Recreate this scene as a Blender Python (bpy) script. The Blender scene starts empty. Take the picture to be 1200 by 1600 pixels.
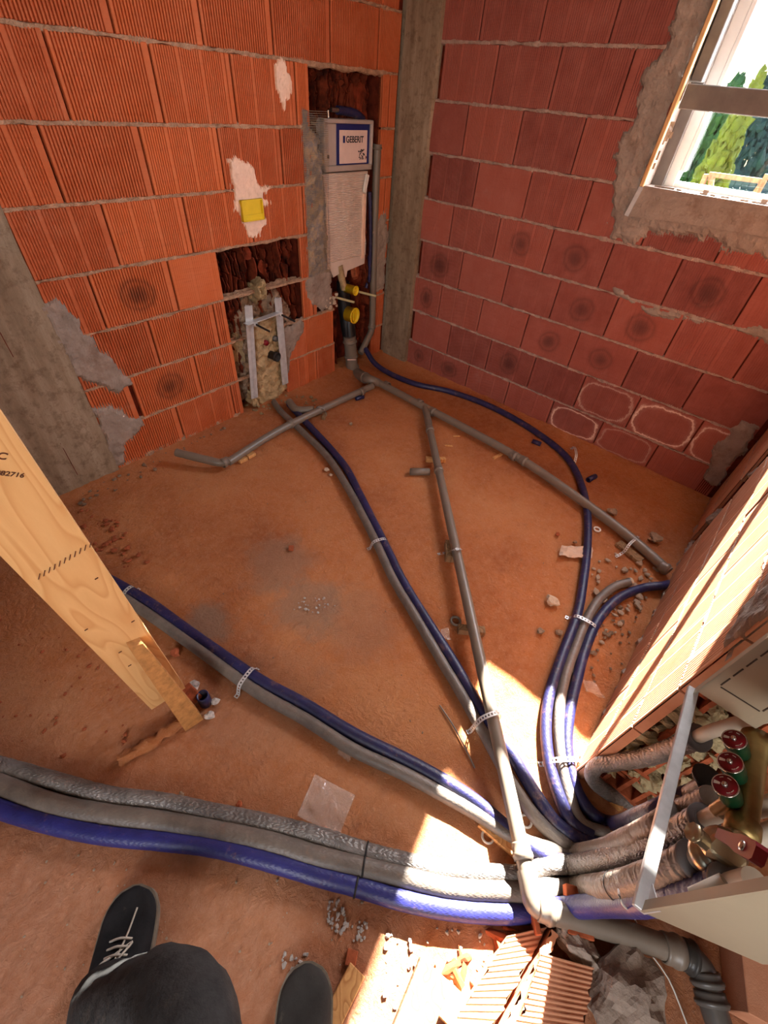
import bpy, bmesh, math, random
import numpy as np
from mathutils import Vector, Matrix, noise
random.seed(7)
PI = math.pi

# ------------------------------------------------------------------ camera
CX, CY, CZ = -2.996, -2.5311, 1.7204
AY, AT, AR, FPX = -0.9094, 0.8032, 0.0943, 677.35
def rotm(a, b, c):
    return Matrix.Rotation(a, 3, 'Z') @ Matrix.Rotation(b, 3, 'X') @ Matrix.Rotation(c, 3, 'Z')
RM = rotm(AY, AT, AR)
CAM = Vector((CX, CY, CZ))
cd = bpy.data.cameras.new('camera'); cam = bpy.data.objects.new('camera', cd)
bpy.context.scene.collection.objects.link(cam)
cam.matrix_world = Matrix.Translation(CAM) @ RM.to_4x4()
cd.sensor_fit = 'HORIZONTAL'; cd.sensor_width = 36; cd.lens = 36 * FPX / 1200; cd.clip_start = .02; cd.clip_end = 300
sc = bpy.context.scene; sc.camera = cam
sc.view_settings.view_transform = 'Standard'; sc.view_settings.look = 'None'
sc.view_settings.gamma = 1; sc.view_settings.use_curve_mapping = False
sc.view_settings.exposure = 0.35

# ------------------------------------------------------------------ world, sun, daylight from the openings, added hall fill
SUN_DIR = Vector((-1, -.25, -.757)).normalized()
w = bpy.data.worlds.new('world'); sc.world = w; w.use_nodes = True
nt = w.node_tree; nt.nodes.clear()
wo = nt.nodes.new('ShaderNodeOutputWorld'); bg = nt.nodes.new('ShaderNodeBackground'); sk = nt.nodes.new('ShaderNodeTexSky')
sk.sky_type = 'NISHITA'; sk.sun_disc = False; sk.sun_elevation = math.radians(36); sk.sun_rotation = math.radians(76)
sk.dust_density = 2.0
bg.inputs['Strength'].default_value = .55
nt.links.new(sk.outputs[0], bg.inputs[0]); nt.links.new(bg.outputs[0], wo.inputs[0])
def light(name, typ, loc, direction, energy, color, sx=1, sy=1, angle=None):
    ld = bpy.data.lights.new(name, typ); o = bpy.data.objects.new(name, ld)
    sc.collection.objects.link(o); o.location = loc
    o.rotation_euler = Vector(direction).to_track_quat('-Z', 'Y').to_euler()
    ld.energy = energy; ld.color = color
    if typ == 'AREA': ld.shape = 'RECTANGLE'; ld.size = sx; ld.size_y = sy
    if angle: ld.angle = angle
    return o
light('sun', 'SUN', (4, 0, 5), SUN_DIR, 85, (1, .95, .86), angle=math.radians(.6))
light('window_daylight', 'AREA', (.32, -2.2, 2.0), (-1, 0, -.25), 95, (.80, .89, 1), 1.0, 1.1)
light('rear_opening_daylight', 'AREA', (-5.6, -3.9, 1.9), (1, .45, -.3), 80, (1, .93, .84), 2.0, 1.8)
light('hall_fill_light', 'AREA', (-3.0, -5.6, 2.1), (0.05, 1, -.35), 7, (1, .9, .8), 2.2, 1.4)  # added fill lamp inside the hall; no opening stands behind it

# ------------------------------------------------------------------ photo rays onto real planes (gives world positions)
def ray(px, py): return RM @ Vector(((px - 600) / FPX, -(py - 800) / FPX, -1))
def FP(px, py, z=0.):
    d = ray(px, py); return CAM + d * ((z - CZ) / d.z)
def XP(px, py, x=0.):
    d = ray(px, py); return CAM + d * ((x - CX) / d.x)
def YP(px, py, y):
    d = ray(px, py); return CAM + d * ((y - CY) / d.y)
SK = 0.0356
EL = Vector((math.cos(SK), math.sin(SK), 0)); NL = Vector((math.sin(SK), -math.cos(SK), 0))
def LW(u, d, z): return EL * u + NL * d + Vector((0, 0, z))          # left wall: along, out of the wall, up
def RW(u, d, z): return Vector((-d, u, z))                            # right wall: u is world y
WY = -2.82
def FW(u, d, z): return Vector((u, WY + d, z))                        # front wall: u is world x
def LP(px, py, d=0.):
    r = ray(px, py); n = NL; t = (d - CAM.dot(n)) / r.dot(n); p = CAM + r * t
    return (p.dot(EL), p.z)

# ------------------------------------------------------------------ materials
def lin(c):
    return tuple(((v / 255) / 12.92 if v / 255 <= .04045 else ((v / 255 + .055) / 1.055) ** 2.4) for v in c) + (1,)
class NM:
    def __init__(s, name):
        s.m = bpy.data.materials.new(name); s.m.use_nodes = True; s.t = s.m.node_tree
        s.b = s.t.nodes['Principled BSDF']; s.tc = s.t.nodes.new('ShaderNodeTexCoord')
    def n(s, typ, **kw):
        x = s.t.nodes.new(typ)
        for k, v in kw.items():
            if k in x.inputs.keys(): x.inputs[k].default_value = v
            else: setattr(x, k, v)
        return x
    def l(s, a, b): s.t.links.new(a, b)
    def noise(s, scale, detail=4, rough=.6, src='Object', dist=0, vscale=None):
        x = s.n('ShaderNodeTexNoise', Scale=scale, Detail=detail, Roughness=rough, Distortion=dist)
        v = s.tc.outputs[src]
        if vscale:
            mp = s.n('ShaderNodeMapping'); mp.inputs['Scale'].default_value = vscale; s.l(v, mp.inputs[0]); v = mp.outputs[0]
        s.l(v, x.inputs['Vector']); return x.outputs[0]
    def ramp(s, f, stops):
        r = s.n('ShaderNodeValToRGB'); e = r.color_ramp.elements
        while len(e) > 1: e.remove(e[-1])
        e[0].position = stops[0][0]; e[0].color = stops[0][1]
        for p, c in stops[1:]: q = e.new(p); q.color = c
        s.l(f, r.inputs[0]); return r.outputs[0]
    def mix(s, f, a, b, mode='MIX'):
        x = s.n('ShaderNodeMix', data_type='RGBA', blend_type=mode)
        for i, v in ((0, f), (6, a), (7, b)):
            if hasattr(v, 'is_linked') or hasattr(v, 'links'): s.l(v, x.inputs[i])
            else: x.inputs[i].default_value = v
        return x.outputs[2]
    def math(s, op, a, b=None):
        x = s.n('ShaderNodeMath', operation=op)
        for i, v in ((0, a), (1, b)):
            if v is None: continue
            if hasattr(v, 'links'): s.l(v, x.inputs[i])
            else: x.inputs[i].default_value = v
        return x.outputs[0]
    def col(s, v):
        if hasattr(v, 'links'): s.l(v, s.b.inputs['Base Color'])
        else: s.b.inputs['Base Color'].default_value = v
        return s
    def bump(s, h, strength=.4, dist=.004):
        x = s.n('ShaderNodeBump', Strength=strength, Distance=dist); s.l(h, x.inputs['Height'])
        s.l(x.outputs[0], s.b.inputs['Normal']); return s
    def p(s, rough=.8, metal=0, spec=.5):
        s.b.inputs['Roughness'].default_value = rough; s.b.inputs['Metallic'].default_value = metal
        s.b.inputs['Specular IOR Level'].default_value = spec; return s.m
G0, G1 = (0, 0, 0, 1), (1, 1, 1, 1)
def simple(name, c, rough=.7, metal=0, var=.25, scale=25, bs=.2, bd=.002, spec=.4, dust=None, dustamt=.55):
    k = NM(name); a = lin(c); d = tuple(v * (1 - var) for v in a[:3]) + (1,); e = tuple(min(1, v * (1 + var)) for v in a[:3]) + (1,)
    c0 = k.ramp(k.noise(scale, 5), [(.3, d), (.7, e)])
    if dust:
        f = k.ramp(k.noise(scale * .45, 6, .7), [(dustamt, G0), (dustamt + .14, G1)])
        c0 = k.mix(f, c0, lin(dust))
    k.col(c0); k.bump(k.noise(scale * 4, 4), bs, bd); return k.p(rough, metal, spec)

def brick_mat(name, base, dark, light_, smear):
    k = NM(name)
    at = k.n('ShaderNodeAttribute', attribute_name='tint'); sep = k.n('ShaderNodeSeparateColor'); k.l(at.outputs['Color'], sep.inputs[0])
    uv = k.tc.outputs['UV']
    c = k.mix(sep.outputs[0], lin(dark), lin(base))
    nz = k.ramp(k.noise(9, 6, .65), [(.35, G0), (.7, G1)])
    c = k.mix(k.math('MULTIPLY', nz, .45), c, lin(light_))
    # fine horizontal firing/scrape lines
    sl = k.ramp(k.noise(6, 5, .7, vscale=(1, 1, 16)), [(.52, G0), (.72, G1)])
    c = k.mix(k.math('MULTIPLY', sl, .28), c, lin(dark))
    # reduction ring on some blocks (blue channel = flag), centred in the block uv
    mp = k.n('ShaderNodeMapping'); mp.inputs['Location'].default_value = (-.5, -.48, 0); mp.inputs['Scale'].default_value = (1, 1, 1)
    k.l(uv, mp.inputs[0])
    ln = k.n('ShaderNodeVectorMath', operation='LENGTH'); mp2 = k.n('ShaderNodeMapping'); mp2.inputs['Scale'].default_value = (1.75, 1.25, 0); k.l(mp.outputs[0], mp2.inputs[0]); k.l(mp2.outputs[0], ln.inputs[0])
    wob = k.math('ADD', ln.outputs['Value'], k.math('MULTIPLY', k.math('SUBTRACT', k.noise(7, 3), .5), .22))
    wob = k.math('ADD', wob, k.math('MULTIPLY', k.math('SUBTRACT', k.noise(1.7, 1), .5), .35))
    ring = k.ramp(wob, [(.0, (.7,) * 3 + (1,)), (.14, (.55,) * 3 + (1,)), (.27, (.22,) * 3 + (1,)), (.34, (.42,) * 3 + (1,)), (.40, (.15,) * 3 + (1,)), (.47, G0)])
    c = k.mix(k.math('MULTIPLY', ring, k.math('MULTIPLY', sep.outputs[2], 1.0)), c, lin((70, 38, 34)))
    # mortar dust smears
    sm = k.ramp(k.noise(3.3, 8, .74), [(.60, G0), (.76, G1)])
    c = k.mix(k.math('MULTIPLY', sm, .30), c, lin(smear))
    # efflorescence ring low on the wall (green channel = flag)
    sx = k.n('ShaderNodeSeparateXYZ'); k.l(mp.outputs[0], sx.inputs[0])
    q4 = lambda o: k.math('POWER', k.math('ABSOLUTE', k.math('MULTIPLY', o, 2.0)), 4)
    sq = k.math('POWER', k.math('ADD', q4(sx.outputs[0]), q4(sx.outputs[1])), .25)
    e = k.ramp(k.math('ADD', sq, k.math('MULTIPLY', k.math('SUBTRACT', k.noise(7, 6, .7), .5), .55)), [(.72, (.03,) * 3 + (1,)), (.83, (.12,) * 3 + (1,)), (.86, G1), (.89, (.8,) * 3 + (1,)), (.93, (.15,) * 3 + (1,)), (1, (.02,) * 3 + (1,))])
    c = k.mix(k.math('MULTIPLY', e, sep.outputs[1]), c, lin((226, 196, 178)))
    k.col(c)
    k.bump(k.math('ADD', k.noise(60, 5), k.noise(300, 2)), .35, .0016)
    return k.p(.82, 0, .25)
M = {}
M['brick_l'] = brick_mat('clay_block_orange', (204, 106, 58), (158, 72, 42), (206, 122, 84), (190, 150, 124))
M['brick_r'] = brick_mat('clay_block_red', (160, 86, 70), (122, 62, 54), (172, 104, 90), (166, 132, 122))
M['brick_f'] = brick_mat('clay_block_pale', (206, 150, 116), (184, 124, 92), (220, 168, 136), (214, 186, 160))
M['brick_raw'] = simple('broken_clay', (160, 84, 54), .9, var=.4, scale=22, bs=.6, bd=.004, spec=.15)
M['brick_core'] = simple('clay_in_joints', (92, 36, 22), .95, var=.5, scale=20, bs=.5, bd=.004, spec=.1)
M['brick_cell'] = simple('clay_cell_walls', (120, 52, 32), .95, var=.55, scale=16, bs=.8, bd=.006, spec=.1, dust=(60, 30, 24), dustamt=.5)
M['mortar'] = simple('joint_mortar', (170, 134, 108), .95, var=.35, scale=30, bs=.9, bd=.006, spec=.1)
M['mortar_r'] = simple('joint_mortar_grey', (164, 138, 124), .95, var=.3, scale=30, bs=.9, bd=.006, spec=.1)
M['plaster'] = simple('grey_mortar', (150, 134, 122), .95, var=.22, scale=12, bs=.9, bd=.006, spec=.1, dust=(128, 106, 92), dustamt=.55)
M['putty'] = simple('pinkish_white_plaster', (236, 200, 176), .9, var=.08, scale=20, bs=.5, bd=.004, spec=.15)
M['foam'] = simple('dirty_foam', (176, 150, 112), .9, var=.35, scale=18, bs=.9, bd=.008, spec=.15, dust=(120, 88, 62), dustamt=.56)
M['stone'] = simple('mortar_crumb', (150, 124, 102), .95, var=.35, scale=30, bs=.8, bd=.006, spec=.1)
M['cellm'] = simple('greenish_mortar', (166, 150, 116), .95, var=.3, scale=24, bs=.8, bd=.005, spec=.1)
M['stone_pale'] = simple('pale_mortar_crumb', (190, 168, 146), .95, var=.25, scale=30, bs=.8, bd=.006, spec=.1)
M['gravel'] = simple('grey_gravel', (178, 168, 160), .9, var=.45, scale=60, bs=.5, bd=.003, spec=.2)
def concrete():
    k = NM('formed_concrete')
    a = k.ramp(k.noise(3.5, 8, .7, vscale=(2.2, 2.2, .35)), [(.32, lin((112, 92, 72))), (.5, lin((140, 120, 98))), (.68, lin((166, 148, 126)))])
    s = k.ramp(k.noise(26, 6, .7), [(.36, G0), (.5, G1)])
    c = k.mix(k.math('MULTIPLY', k.math('SUBTRACT', 1, s), .5), a, lin((96, 72, 52)))
    v = k.n('ShaderNodeTexVoronoi', Scale=38); k.l(k.tc.outputs['Object'], v.inputs['Vector'])
    holes = k.ramp(v.outputs[0], [(.05, G0), (.12, G1)])
    k.col(c); k.bump(k.math('ADD', k.math('MULTIPLY', holes, .4), k.noise(45, 6)), .6, .005); return k.p(.9, 0, .2)
M['concrete'] = concrete()
def wood(name, a, b, scale=1.0, rot=(0, 0, 0), rough=.6):
    k = NM(name)
    mp = k.n('ShaderNodeMapping'); mp.inputs['Scale'].default_value = (9 * scale, 9 * scale, .45 * scale); mp.inputs['Rotation'].default_value = rot
    k.l(k.tc.outputs['Object'], mp.inputs[0])
    nz = k.n('ShaderNodeTexNoise', Scale=1.6, Detail=1, Distortion=.15); k.l(mp.outputs[0], nz.inputs['Vector'])
    wv = k.math('FRACT', k.math('MULTIPLY', nz.outputs[0], 9))
    gr = k.ramp(wv, [(0, lin(a)), (.55, lin(tuple((x * 2 + y) / 3 for x, y in zip(a, b)))), (.86, lin(b)), (1, lin(a))])
    f = k.ramp(k.noise(30, 5, .7, vscale=(4, 4, .3)), [(.35, G0), (.7, G1)])
    c = k.mix(k.math('MULTIPLY', f, .25), gr, lin(b))
    k.col(c); k.bump(k.noise(60, 4, .6, vscale=(4, 4, .3)), .25, .002); return k.p(rough, 0, .35)
M['pine'] = wood('fresh_pine', (220, 176, 120), (204, 152, 96))
M['pine_x'] = wood('pine_lying', (214, 162, 104), (176, 118, 66), 1, (0, PI / 2, 0))
M['pine_end'] = simple('pine_rough_sawn', (176, 124, 70), .8, var=.3, scale=40, bs=.5, bd=.003)
M['wood_old'] = wood('weathered_batten', (150, 118, 84), (104, 78, 54), 1, (0, PI / 2, 0), .85)
def floor_mat():
    k = NM('dusty_screed')
    base = k.ramp(k.noise(1.1, 7, .62), [(.34, lin((158, 90, 50))), (.5, lin((188, 116, 68))), (.66, lin((202, 138, 90)))])
    fine = k.ramp(k.noise(24, 7, .72), [(.38, G0), (.66, G1)])
    c = k.mix(k.math('MULTIPLY', fine, .38), base, lin((200, 142, 106)))
    dk = k.ramp(k.noise(9, 8, .75), [(.55, G0), (.75, G1)])
    c = k.mix(k.math('MULTIPLY', dk, .4), c, lin((120, 62, 38)))
    sp_ = k.ramp(k.noise(70, 6, .8), [(.56, G0), (.66, G1)]); c = k.mix(k.math('MULTIPLY', sp_, .4), c, lin((216, 168, 132)))
    sd_ = k.ramp(k.noise(85, 5, .8, dist=.6), [(.33, G1), (.42, G0)]); c = k.mix(k.math('MULTIPLY', sd_, .4), c, lin((104, 54, 34)))
    sep = k.n('ShaderNodeSeparateXYZ'); k.l(k.tc.outputs['Object'], sep.inputs[0])
    def spot(x, y, r, colr, amt, nsc=7):
        v = k.n('ShaderNodeVectorMath', operation='DISTANCE'); k.l(k.tc.outputs['Object'], v.inputs[0]); v.inputs[1].default_value = (x, y, 0)
        d = k.math('ADD', k.math('DIVIDE', v.outputs['Value'], r), k.math('MULTIPLY', k.math('SUBTRACT', k.noise(nsc, 6, .7), .5), 1.5))
        return k.math('MULTIPLY', k.ramp(d, [(.55, G1), (1.05, G0)]), amt), lin(colr)
    grey = (150, 124, 104)
    for px, py, r, a in ((325, 975, .13, .75), (435, 880, .22, .5), (480, 945, .2, .55), (560, 975, .22, .3), (400, 1080, .3, .25)):
        q = FP(px, py); f, cc = spot(q.x, q.y, r, grey, a); c = k.mix(f, c, cc)
    # paler, greyer tone towards the hall
    v = k.math('ADD', k.math('MULTIPLY', k.math('ADD', k.math('MULTIPLY', sep.outputs[0], -1), k.math('MULTIPLY', sep.outputs[1], -.55)), .62), k.math('MULTIPLY', k.noise(2.2, 5), .5))
    f = k.ramp(v, [(.0, G0), (1, G1)])
    mr = k.n('ShaderNodeMapRange'); k.l(v, mr.inputs[0]); mr.inputs[1].default_value = 2.5; mr.inputs[2].default_value = 3.35
    c = k.mix(k.math('MULTIPLY', mr.outputs[0], .75), c, k.mix(fine, lin((172, 122, 100)), lin((196, 150, 128))))
    k.col(c)
    v2 = k.n('ShaderNodeTexVoronoi', Scale=55); k.l(k.tc.outputs['Object'], v2.inputs['Vector'])
    h = k.math('ADD', k.math('MULTIPLY', k.noise(30, 8, .75, dist=1.2), 1.6), k.math('MULTIPLY', k.noise(140, 4, .7), .5))
    wv = k.n('ShaderNodeTexWave', Scale=11, Distortion=14, Detail=3); wv.inputs['Detail Scale'].default_value = 1.3; k.l(k.tc.outputs['Object'], wv.inputs['Vector'])
    h = k.math('ADD', h, k.math('MULTIPLY', k.math('MULTIPLY', wv.outputs[1], k.ramp(k.noise(3, 3), [(.45, G0), (.62, G1)])), .22))
    k.bump(h, .95, .009); return k.p(.88, 0, .22)
M['floor'] = floor_mat()
def ins_mat(name, c, c2, rough, rib=True, dust=(150, 112, 88), damt=.58, metal=0, bs=.5):
    k = NM(name)
    a = k.ramp(k.noise(14, 6, .7), [(.3, lin(c2)), (.65, lin(c))])
    f = k.ramp(k.noise(22, 8, .78), [(damt, G0), (damt + .2, G1)])
    a = k.mix(k.math('MULTIPLY', f, .6), a, lin(dust))
    k.col(a)
    h = k.noise(40, 6, .7)
    if rib:
        mp = k.n('ShaderNodeMapping'); mp.inputs['Scale'].default_value = (1, 1, 1); k.l(k.tc.outputs['UV'], mp.inputs[0])
        wv = k.n('ShaderNodeTexWave', Scale=17, Distortion=9, Detail=3, bands_direction='X'); k.l(mp.outputs[0], wv.inputs['Vector'])
        h = k.math('ADD', h, k.math('MULTIPLY', wv.outputs[1], .6))
    k.bump(h, bs, .003); return k.p(rough, metal, .5)
M['ins_blue'] = ins_mat('blue_pipe_insulation', (38, 38, 84), (26, 26, 58), .42, bs=.22, damt=.54)
M['ins_blue_v'] = ins_mat('bright_blue_insulation', (44, 46, 116), (34, 36, 92), .42, bs=.22, damt=.58)
M['ins_grey'] = ins_mat('grey_pipe_insulation', (118, 107, 98), (92, 83, 76), .45, bs=.25)
M['ins_foil'] = ins_mat('silver_grey_pipe_insulation', (134, 128, 124), (92, 86, 82), .32, metal=.25, bs=.7)
M['ins_inner'] = simple('grey_foam_core', (96, 92, 92), .9, var=.1)
M['ht'] = simple('grey_drain_plastic', (116, 104, 92), .4, var=.08, scale=14, bs=.08, spec=.5, dust=(150, 112, 84), dustamt=.6)
M['ht_dark'] = simple('dark_grey_plastic', (84, 80, 76), .35, var=.1, bs=.05, spec=.5)
M['rubber'] = simple('black_rubber', (28, 26, 26), .6, var=.2)
M['black_pl'] = simple('black_plastic', (26, 24, 26), .45, var=.25, scale=12, dust=(90, 60, 44), dustamt=.66)
M['yellow'] = simple('yellow_plastic', (226, 192, 30), .45, var=.06, bs=.05, dust=(190, 150, 50), dustamt=.66)
M['white_pl'] = simple('white_plastic', (226, 222, 214), .4, var=.05, bs=.05)
M['pale_pipe'] = simple('pale_composite_pipe', (190, 178, 160), .4, var=.08, bs=.05)
M['cream_rod'] = simple('cream_rod', (200, 188, 140), .6, var=.1)
M['sticker'] = simple('white_sticker', (226, 204, 196), .35, var=.05, bs=.05)
M['sticker_blue'] = simple('navy_print', (30, 38, 104), .4, var=.1, bs=.05)
M['tank_grey'] = simple('cistern_casing', (178, 164, 156), .45, var=.1, scale=8, bs=.1)
M['tank_foam'] = simple('cistern_insulation', (214, 196, 184), .7, var=.06, scale=20, bs=.2)
M['zinc'] = simple('galvanised_steel', (200, 200, 200), .4, .3, var=.15, scale=30, bs=.1)
M['brass'] = simple('nickel_plated_brass', (176, 158, 128), .3, .85, var=.2, scale=22, bs=.15)
M['brass_d'] = simple('yellowed_brass', (150, 128, 80), .4, .7, var=.25, scale=22, bs=.2)
M['steel'] = simple('bright_steel', (200, 196, 190), .22, .95, var=.1)
M['cabinet'] = simple('powder_coated_sheet', (156, 142, 120), .5, 0, var=.06, scale=8, bs=.06, dust=(196, 160, 128), dustamt=.62)
M['cabinet_d'] = simple('knockout_slot', (66, 50, 40), .8, var=.1)
M['green'] = simple('green_cap', (14, 58, 34), .3, var=.1, bs=.02)
M['red'] = simple('red_enamel', (128, 14, 26), .45, var=.08, bs=.03)
M['white_paint'] = simple('white_print', (220, 214, 206), .5, var=.05)
M['ink'] = simple('dark_ink', (84, 44, 26), .8, var=.2)
M['black_ink'] = simple('black_ink', (24, 24, 34), .6, var=.2)
M['shoe'] = simple('black_suede', (34, 34, 36), .85, var=.3, scale=24, bs=.5, bd=.003, spec=.2, dust=(96, 88, 80), dustamt=.66)
M['shoe_g'] = simple('dusty_black_suede', (58, 56, 54), .85, var=.2, scale=24, bs=.4, bd=.003, spec=.2, dust=(104, 96, 88), dustamt=.62)
M['sole'] = simple('dusty_rubber_sole', (122, 112, 98), .8, var=.3, scale=30)
M['lace'] = simple('grey_lace', (196, 188, 174), .85, var=.15, scale=90, bs=.4)
M['denim'] = simple('faded_black_denim', (58, 58, 58), .9, var=.3, scale=30, bs=.7, bd=.004, spec=.15, dust=(84, 78, 72), dustamt=.6)
M['pvc'] = simple('white_window_pvc', (235, 235, 232), .35, var=.03, bs=.03)
M['board_grey'] = simple('weathered_board', (112, 104, 98), .8, var=.2, scale=10)
M['leaf'] = simple('conifer_green', (58, 96, 50), .8, var=.5, scale=6, bs=.5)
M['leaf_y'] = simple('golden_conifer', (140, 152, 50), .8, var=.4, scale=6, bs=.5)
M['leaf_d'] = simple('blue_green_foliage', (40, 66, 58), .8, var=.5, scale=6, bs=.5)
M['bark'] = simple('bark', (96, 72, 54), .9, var=.3)
M['grass'] = simple('lawn', (70, 84, 54), .9, var=.3, scale=3)
M['fence'] = simple('grey_green_boards', (84, 100, 100), .8, var=.2, scale=4)
M['roof_blue'] = simple('blue_sheet', (36, 80, 140), .5, var=.08, scale=3)
M['house'] = simple('pale_render', (216, 210, 200), .8, var=.05)
M['ceiling'] = simple('raw_ceiling', (176, 164, 150), .9, var=.1, scale=5)
def clear_film():
    k = NM('clear_plastic_film'); k.col(lin((226, 214, 204)))
    k.b.inputs['Alpha'].default_value = .32; k.bump(k.noise(30, 3), .8, .006); return k.p(.12, 0, .8)
M['film'] = clear_film()
def glass():
    k = NM('window_glass'); k.t.nodes.remove(k.b)
    g = k.n('ShaderNodeBsdfGlossy', Roughness=.0); t = k.n('ShaderNodeBsdfTransparent'); x = k.n('ShaderNodeMixShader'); x.inputs[0].default_value = .06
    k.l(t.outputs[0], x.inputs[1]); k.l(g.outputs[0], x.inputs[2]); k.l(x.outputs[0], k.t.nodes['Material Output'].inputs[0]); return k.m
M['glass'] = glass()
def tissue():
    k = NM('crumpled_paper'); k.col(lin((206, 178, 156))); k.bump(k.noise(40, 4), .8, .006); return k.p(.8, 0, .2)
M['paper'] = tissue()
def meshmat():
    k = NM('plaster_mesh')
    c = k.mix(k.ramp(k.noise(20, 6, .7), [(.42, G0), (.6, G1)]), lin((128, 122, 120)), lin((168, 142, 112)))
    k.col(c); k.bump(k.noise(60, 4), .5, .003); return k.p(.8, 0, .2)
M['mesh'] = meshmat()

# ------------------------------------------------------------------ mesh helpers
COL = sc.collection
def nz(p, s=1.0, o=3): return noise.fractal(Vector(p) * s, 1.0, 2.0, o, noise_basis='PERLIN_ORIGINAL')
class MB:
    def __init__(s): s.v = []; s.f = []; s.uv = []; s.m = []; s.sm = []
    def add(s, vs, fs, uvs=None, mi=0, smooth=False):
        b = len(s.v); s.v += [Vector(p) for p in vs]
        for i, f in enumerate(fs):
            s.f.append([b + j for j in f]); s.uv.append(uvs[i] if uvs else None); s.m.append(mi); s.sm.append(smooth)
        return s
    def box(s, c, size, R=None, bev=0, mi=0):
        hx, hy, hz = size[0] / 2, size[1] / 2, size[2] / 2; R = R or Matrix.Identity(3); c = Vector(c)
        b = min(bev, hx * .9, hy * .9, hz * .9)
        if b <= 0:
            vs = [(x * hx, y * hy, z * hz) for x in (-1, 1) for y in (-1, 1) for z in (-1, 1)]
            fs = [(0, 1, 3, 2), (4, 6, 7, 5), (0, 4, 5, 1), (2, 3, 7, 6), (0, 2, 6, 4), (1, 5, 7, 3)]
            return s.add([c + R @ Vector(v) for v in vs], fs, mi=mi)
        bm = bmesh.new(); bmesh.ops.create_cube(bm, size=1)
        for v in bm.verts: v.co = Vector((v.co.x * 2 * hx, v.co.y * 2 * hy, v.co.z * 2 * hz))
        bmesh.ops.bevel(bm, geom=bm.edges[:], offset=b, segments=1, affect='EDGES')
        bm.verts.index_update()
        s.add([c + R @ v.co for v in bm.verts], [[v.index for v in f.verts] for f in bm.faces], mi=mi); bm.free(); return s
    def bar(s, a, b, wd, th, up=(0, 0, 1), bev=0, mi=0):
        a, b = Vector(a), Vector(b); d = (b - a); L = d.length; z = d.normalized()
        x = Vector(up).cross(z)
        if x.length < 1e-4: x = Vector((1, 0, 0)).cross(z)
        x.normalize(); y = z.cross(x)
        return s.box((a + b) / 2, (wd, th, L), Matrix((x, y, z)).transposed(), bev, mi)
    def tube(s, path, r, sides=14, caps=True, fn=None, mi=0, inner=None, smooth=True):
        P = [Vector(p) for p in path]; n = len(P); T = []
        for i in range(n):
            t = (P[min(i + 1, n - 1)] - P[max(i - 1, 0)]); T.append(t.normalized() if t.length > 1e-9 else Vector((0, 0, 1)))
        up = Vector((0, 0, 1)) if abs(T[0].z) < .9 else Vector((1, 0, 0))
        x = up.cross(T[0]).normalized(); vs = []; L = 0; Ls = []
        for i in range(n):
            x = (x - T[i] * x.dot(T[i])).normalized(); y = T[i].cross(x)
            if i: L += (P[i] - P[i - 1]).length
            Ls.append(L); ri = r[i] if isinstance(r, (list, tuple)) else r
            for k in range(sides):
                a = 2 * PI * k / sides; rr = fn(L, a, ri) if fn else ri
                vs.append(P[i] + (x * math.cos(a) + y * math.sin(a)) * rr)
        fs = []; uvs = []
        for i in range(n - 1):
            for k in range(sides):
                k2 = (k + 1) % sides
                fs.append((i * sides + k, i * sides + k2, (i + 1) * sides + k2, (i + 1) * sides + k))
                uvs.append([(Ls[i], k / sides), (Ls[i], (k + 1) / sides), (Ls[i + 1], (k + 1) / sides), (Ls[i + 1], k / sides)])
        s.add(vs, fs, uvs, mi, smooth)
        if caps:
            s.add(vs[:sides], [list(range(sides))[::-1]], mi=mi); s.add(vs[-sides:], [list(range(sides))], mi=mi)
        return s
    def lathe(s, base, axis, prof, sides=24, mi=0, smooth=True):
        z = Vector(axis).normalized(); x = z.orthogonal().normalized(); y = z.cross(x); base = Vector(base); vs = []
        for (r, h) in prof:
            for k in range(sides):
                a = 2 * PI * k / sides; vs.append(base + z * h + (x * math.cos(a) + y * math.sin(a)) * r)
        fs = [(i * sides + k, i * sides + (k + 1) % sides, (i + 1) * sides + (k + 1) % sides, (i + 1) * sides + k) for i in range(len(prof) - 1) for k in range(sides)]
        return s.add(vs, fs, mi=mi, smooth=smooth)
    def rock(s, c, r, seed, sq=(1, 1, .7), rough=.35, sub=2, mi=0):
        bm = bmesh.new(); bmesh.ops.create_icosphere(bm, subdivisions=sub, radius=1); rr = random.Random(seed)
        R = Matrix.Rotation(rr.random() * 6.28, 3, 'Z') @ Matrix.Rotation(rr.uniform(-.4, .4), 3, 'X'); off = Vector((seed * 1.7, seed * .9, 3))
        planes = [Vector((rr.gauss(0, 1), rr.gauss(0, 1), rr.gauss(0, 1))).normalized() for _ in range(6)]
        for v in bm.verts:
            p = v.co.copy()
            for q in planes:
                d = p.dot(q)
                if d > .68: p -= q * (d - .68)
            p *= 1 + rough * nz(p + off, 1.6) + (.10 * nz(p + off, 4, 5) if sub > 3 else 0); v.co = R @ Vector((p.x * sq[0], p.y * sq[1], p.z * sq[2])) * r
        zmin = min(v.co.z for v in bm.verts); bm.verts.index_update(); c = Vector(c)
        s.add([c + v.co - Vector((0, 0, zmin)) for v in bm.verts], [[v.index for v in f.verts] for f in bm.faces], mi=mi); bm.free(); return s
    def prism(s, poly, a, b, fn, mi=0):
        """poly: 2-D outline; fn(p, h) -> world; between heights a and b"""
        n = len(poly)
        vs = [fn(p, a) for p in poly] + [fn(p, b) for p in poly]
        fs = [list(range(n))[::-1], list(range(n, 2 * n))] + [(i, (i + 1) % n, n + (i + 1) % n, n + i) for i in range(n)]
        return s.add(vs, fs, mi=mi)
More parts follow.
